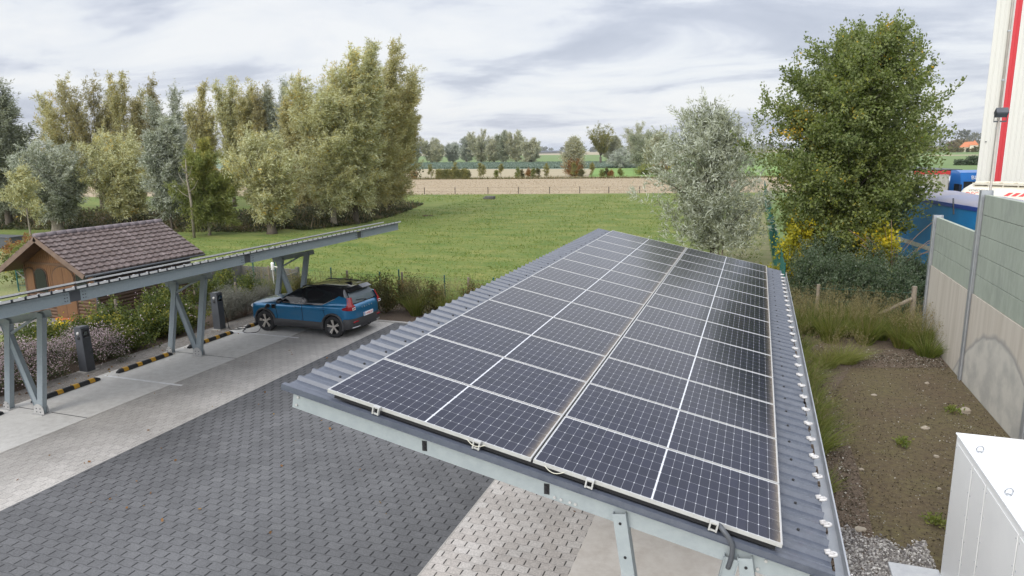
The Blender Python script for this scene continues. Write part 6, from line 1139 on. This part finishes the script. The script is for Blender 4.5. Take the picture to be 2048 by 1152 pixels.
# ---------------------------------------------------------------- far distance
root = thing('farmhouse', 'distant farmhouse with an orange hipped roof at the right, left of the hall', 'house', (189, 771, 0), radians(-14))
mb = MB(); mb.box((-9, -4, 0), (4, 5, 4.2)); mb.box((-1, -5.2, 0), (5.5, 4, 6.0)); part('wall', mb, M['render_wall'], root)
mb = MB(); mb.add([(-9.6, -4.6, 4.1), (4, -4.6, 4.1), (4, 5.6, 4.1), (-9.6, 5.6, 4.1), (-5.5, .5, 9.0), (2, .5, 9.4)], [(0, 1, 5, 4), (1, 2, 5), (2, 3, 4, 5), (3, 0, 4), (0, 3, 2, 1)]); mb.add([(-1.4, -5.7, 5.9), (6, -5.7, 5.9), (6, 4.5, 5.9), (-1.4, 4.5, 5.9), (2.3, -1.5, 10.6), (2.3, 1.2, 10.6)], [(0, 1, 4), (1, 2, 5, 4), (2, 3, 5), (3, 0, 4, 5), (0, 3, 2, 1)]); part('roof', mb, M['roof_orange'], root)
for x, y, z, w, h in ((-6.5, -4.05, 1.2, 1.4, 1.6), (-3.6, -4.05, .1, 1.2, 2.3), (.8, -5.25, 1.2, 1.3, 1.6), (3.2, -5.25, 1.2, 1.3, 1.6), (2, -5.25, 3.8, 1.3, 1.3)): mb = MB(); mb.box((x, y-.06, z), (x+w, y+.1, z+h)); part('window', mb, M['glass_dark'], root)
def wood(name, label, x0, x1, y0, y1, h, n, mat, seed, L, kind='stuff'):
    rng = np.random.default_rng(seed); k = max(4, int((x1-x0)/(h*.8))); cx = np.linspace(x0, x1, k)+rng.normal(0, h*.2, k); hh = h*rng.uniform(.6, 1.05, k); i = rng.integers(0, k, n); t = rng.uniform(0, 1, n); a = rng.normal(size=(n, 2))
    r = hh[i]*.45*np.sqrt(np.sin(np.pi*np.clip(t*.85+.12, 0, 1))); P_ = np.stack([cx[i]+a[:, 0]*r*.7, rng.uniform(y0, y1, k)[i]+a[:, 1]*r*.5, t*hh[i]], 1); V, Q = leaves(P_, rng.normal(size=(n, 3))+np.array([0, 0, .3]), L, L*.6, rng)
    tag(link(name, quads_mesh(name, V, Q, np.clip(rng.uniform(.1, .9, k)[i]+rng.normal(0, .15, n), 0, 1), M[mat])), label, 'trees', kind=kind)
wood('distant_wood', 'autumn coloured wood around the orange roofed farmhouse', 120, 260, 800, 900, 11, 9000, 'far_wood', 41, 2.0)
wood('distant_hedge', 'low brown hedge in front of the farmhouse', 95, 245, 690, 700, 4.0, 5000, 'bed', 42, 1.6)
wood('horizon_trees', 'thin line of trees on the horizon', -2600, 1500, 2700, 3300, 26, 14000, 'far_blue', 43, 9)
wood('horizon_wood', 'bluish wood on the far ridge at the right', 250, 900, 1500, 1900, 42, 7000, 'far_blue', 44, 6)
wood('meadow_hedgerow', 'dark hedgerow seen through the trunks at the left', -240, -75, 128, 150, 3.2, 9000, 'bed', 45, .7)
root = thing('field_shrubbery', 'small dark hedge standing in the green field left of the hall', 'hedge', (0, 0, 0))
n_ = 3000; P_ = np.stack([rng.uniform(55.5, 62, n_), rng.uniform(240, 243, n_), rng.uniform(.1, 1.5, n_)], 1); P2 = np.stack([rng.normal(60.2, .8, 1200), rng.normal(241, .7, 1200), rng.uniform(.2, 2.6, 1200)], 1); V, Q = leaves(np.concatenate([P_, P2]), rng.normal(size=(4200, 3)), .5, .3, rng); link('foliage', quads_mesh('foliage', V, Q, rng.uniform(0, .8, 4200), M['hedge_leaf']), root)
mb = MB(); [mb.tube([(x, 241.5, 0), (x, 241.5, 1.2)], .06, 5) for x in np.arange(56, 62, .8)]; part('stems', mb, M['bark'], root)
for i, (x, y, w, d, h, m_, lab) in enumerate([(-640, 1650, 26, 14, 9, 'white_dirty', 'tiny white gabled shed on the horizon in the gap'), (-560, 1680, 90, 14, 7, 'grey_concrete', 'long low grey barn on the horizon in the gap'), (-455, 1650, 40, 16, 10, 'tarp_dark', 'dark blue barn on the horizon in the gap')]):
    r = thing('far_barn', lab, 'barn', (x, y, 0), 0, 'farm buildings on the horizon'); mb = MB(); mb.box((0, 0, 0), (w, d, h*.62)); part('wall', mb, M[m_], r); mb = MB(); mb.prism([(-.5, h*.6), (d+.5, h*.6), (d/2, h)], 0, -.5, w+.5); part('roof', mb, M['anthracite' if i else 'white_dirty'], r)

# ---------------------------------------------------------------- the air between
m_, ns, ls = newmat('haze'); o_ = nd(ns, 'ShaderNodeOutputMaterial'); pv = nd(ns, 'ShaderNodeVolumePrincipled'); pv.inputs['Density'].default_value = .00009; pv.inputs['Color'].default_value = (.80, .86, .95, 1); pv.inputs['Anisotropy'].default_value = .2; ls.new(pv.outputs[0], o_.inputs['Volume'])
mb = MB(); mb.box((-9500, -350, -1.5), (9500, 14500, 46)); tag(link('haze', mb.mesh('haze', m_)), 'thin haze over the fields', 'haze', kind='stuff')
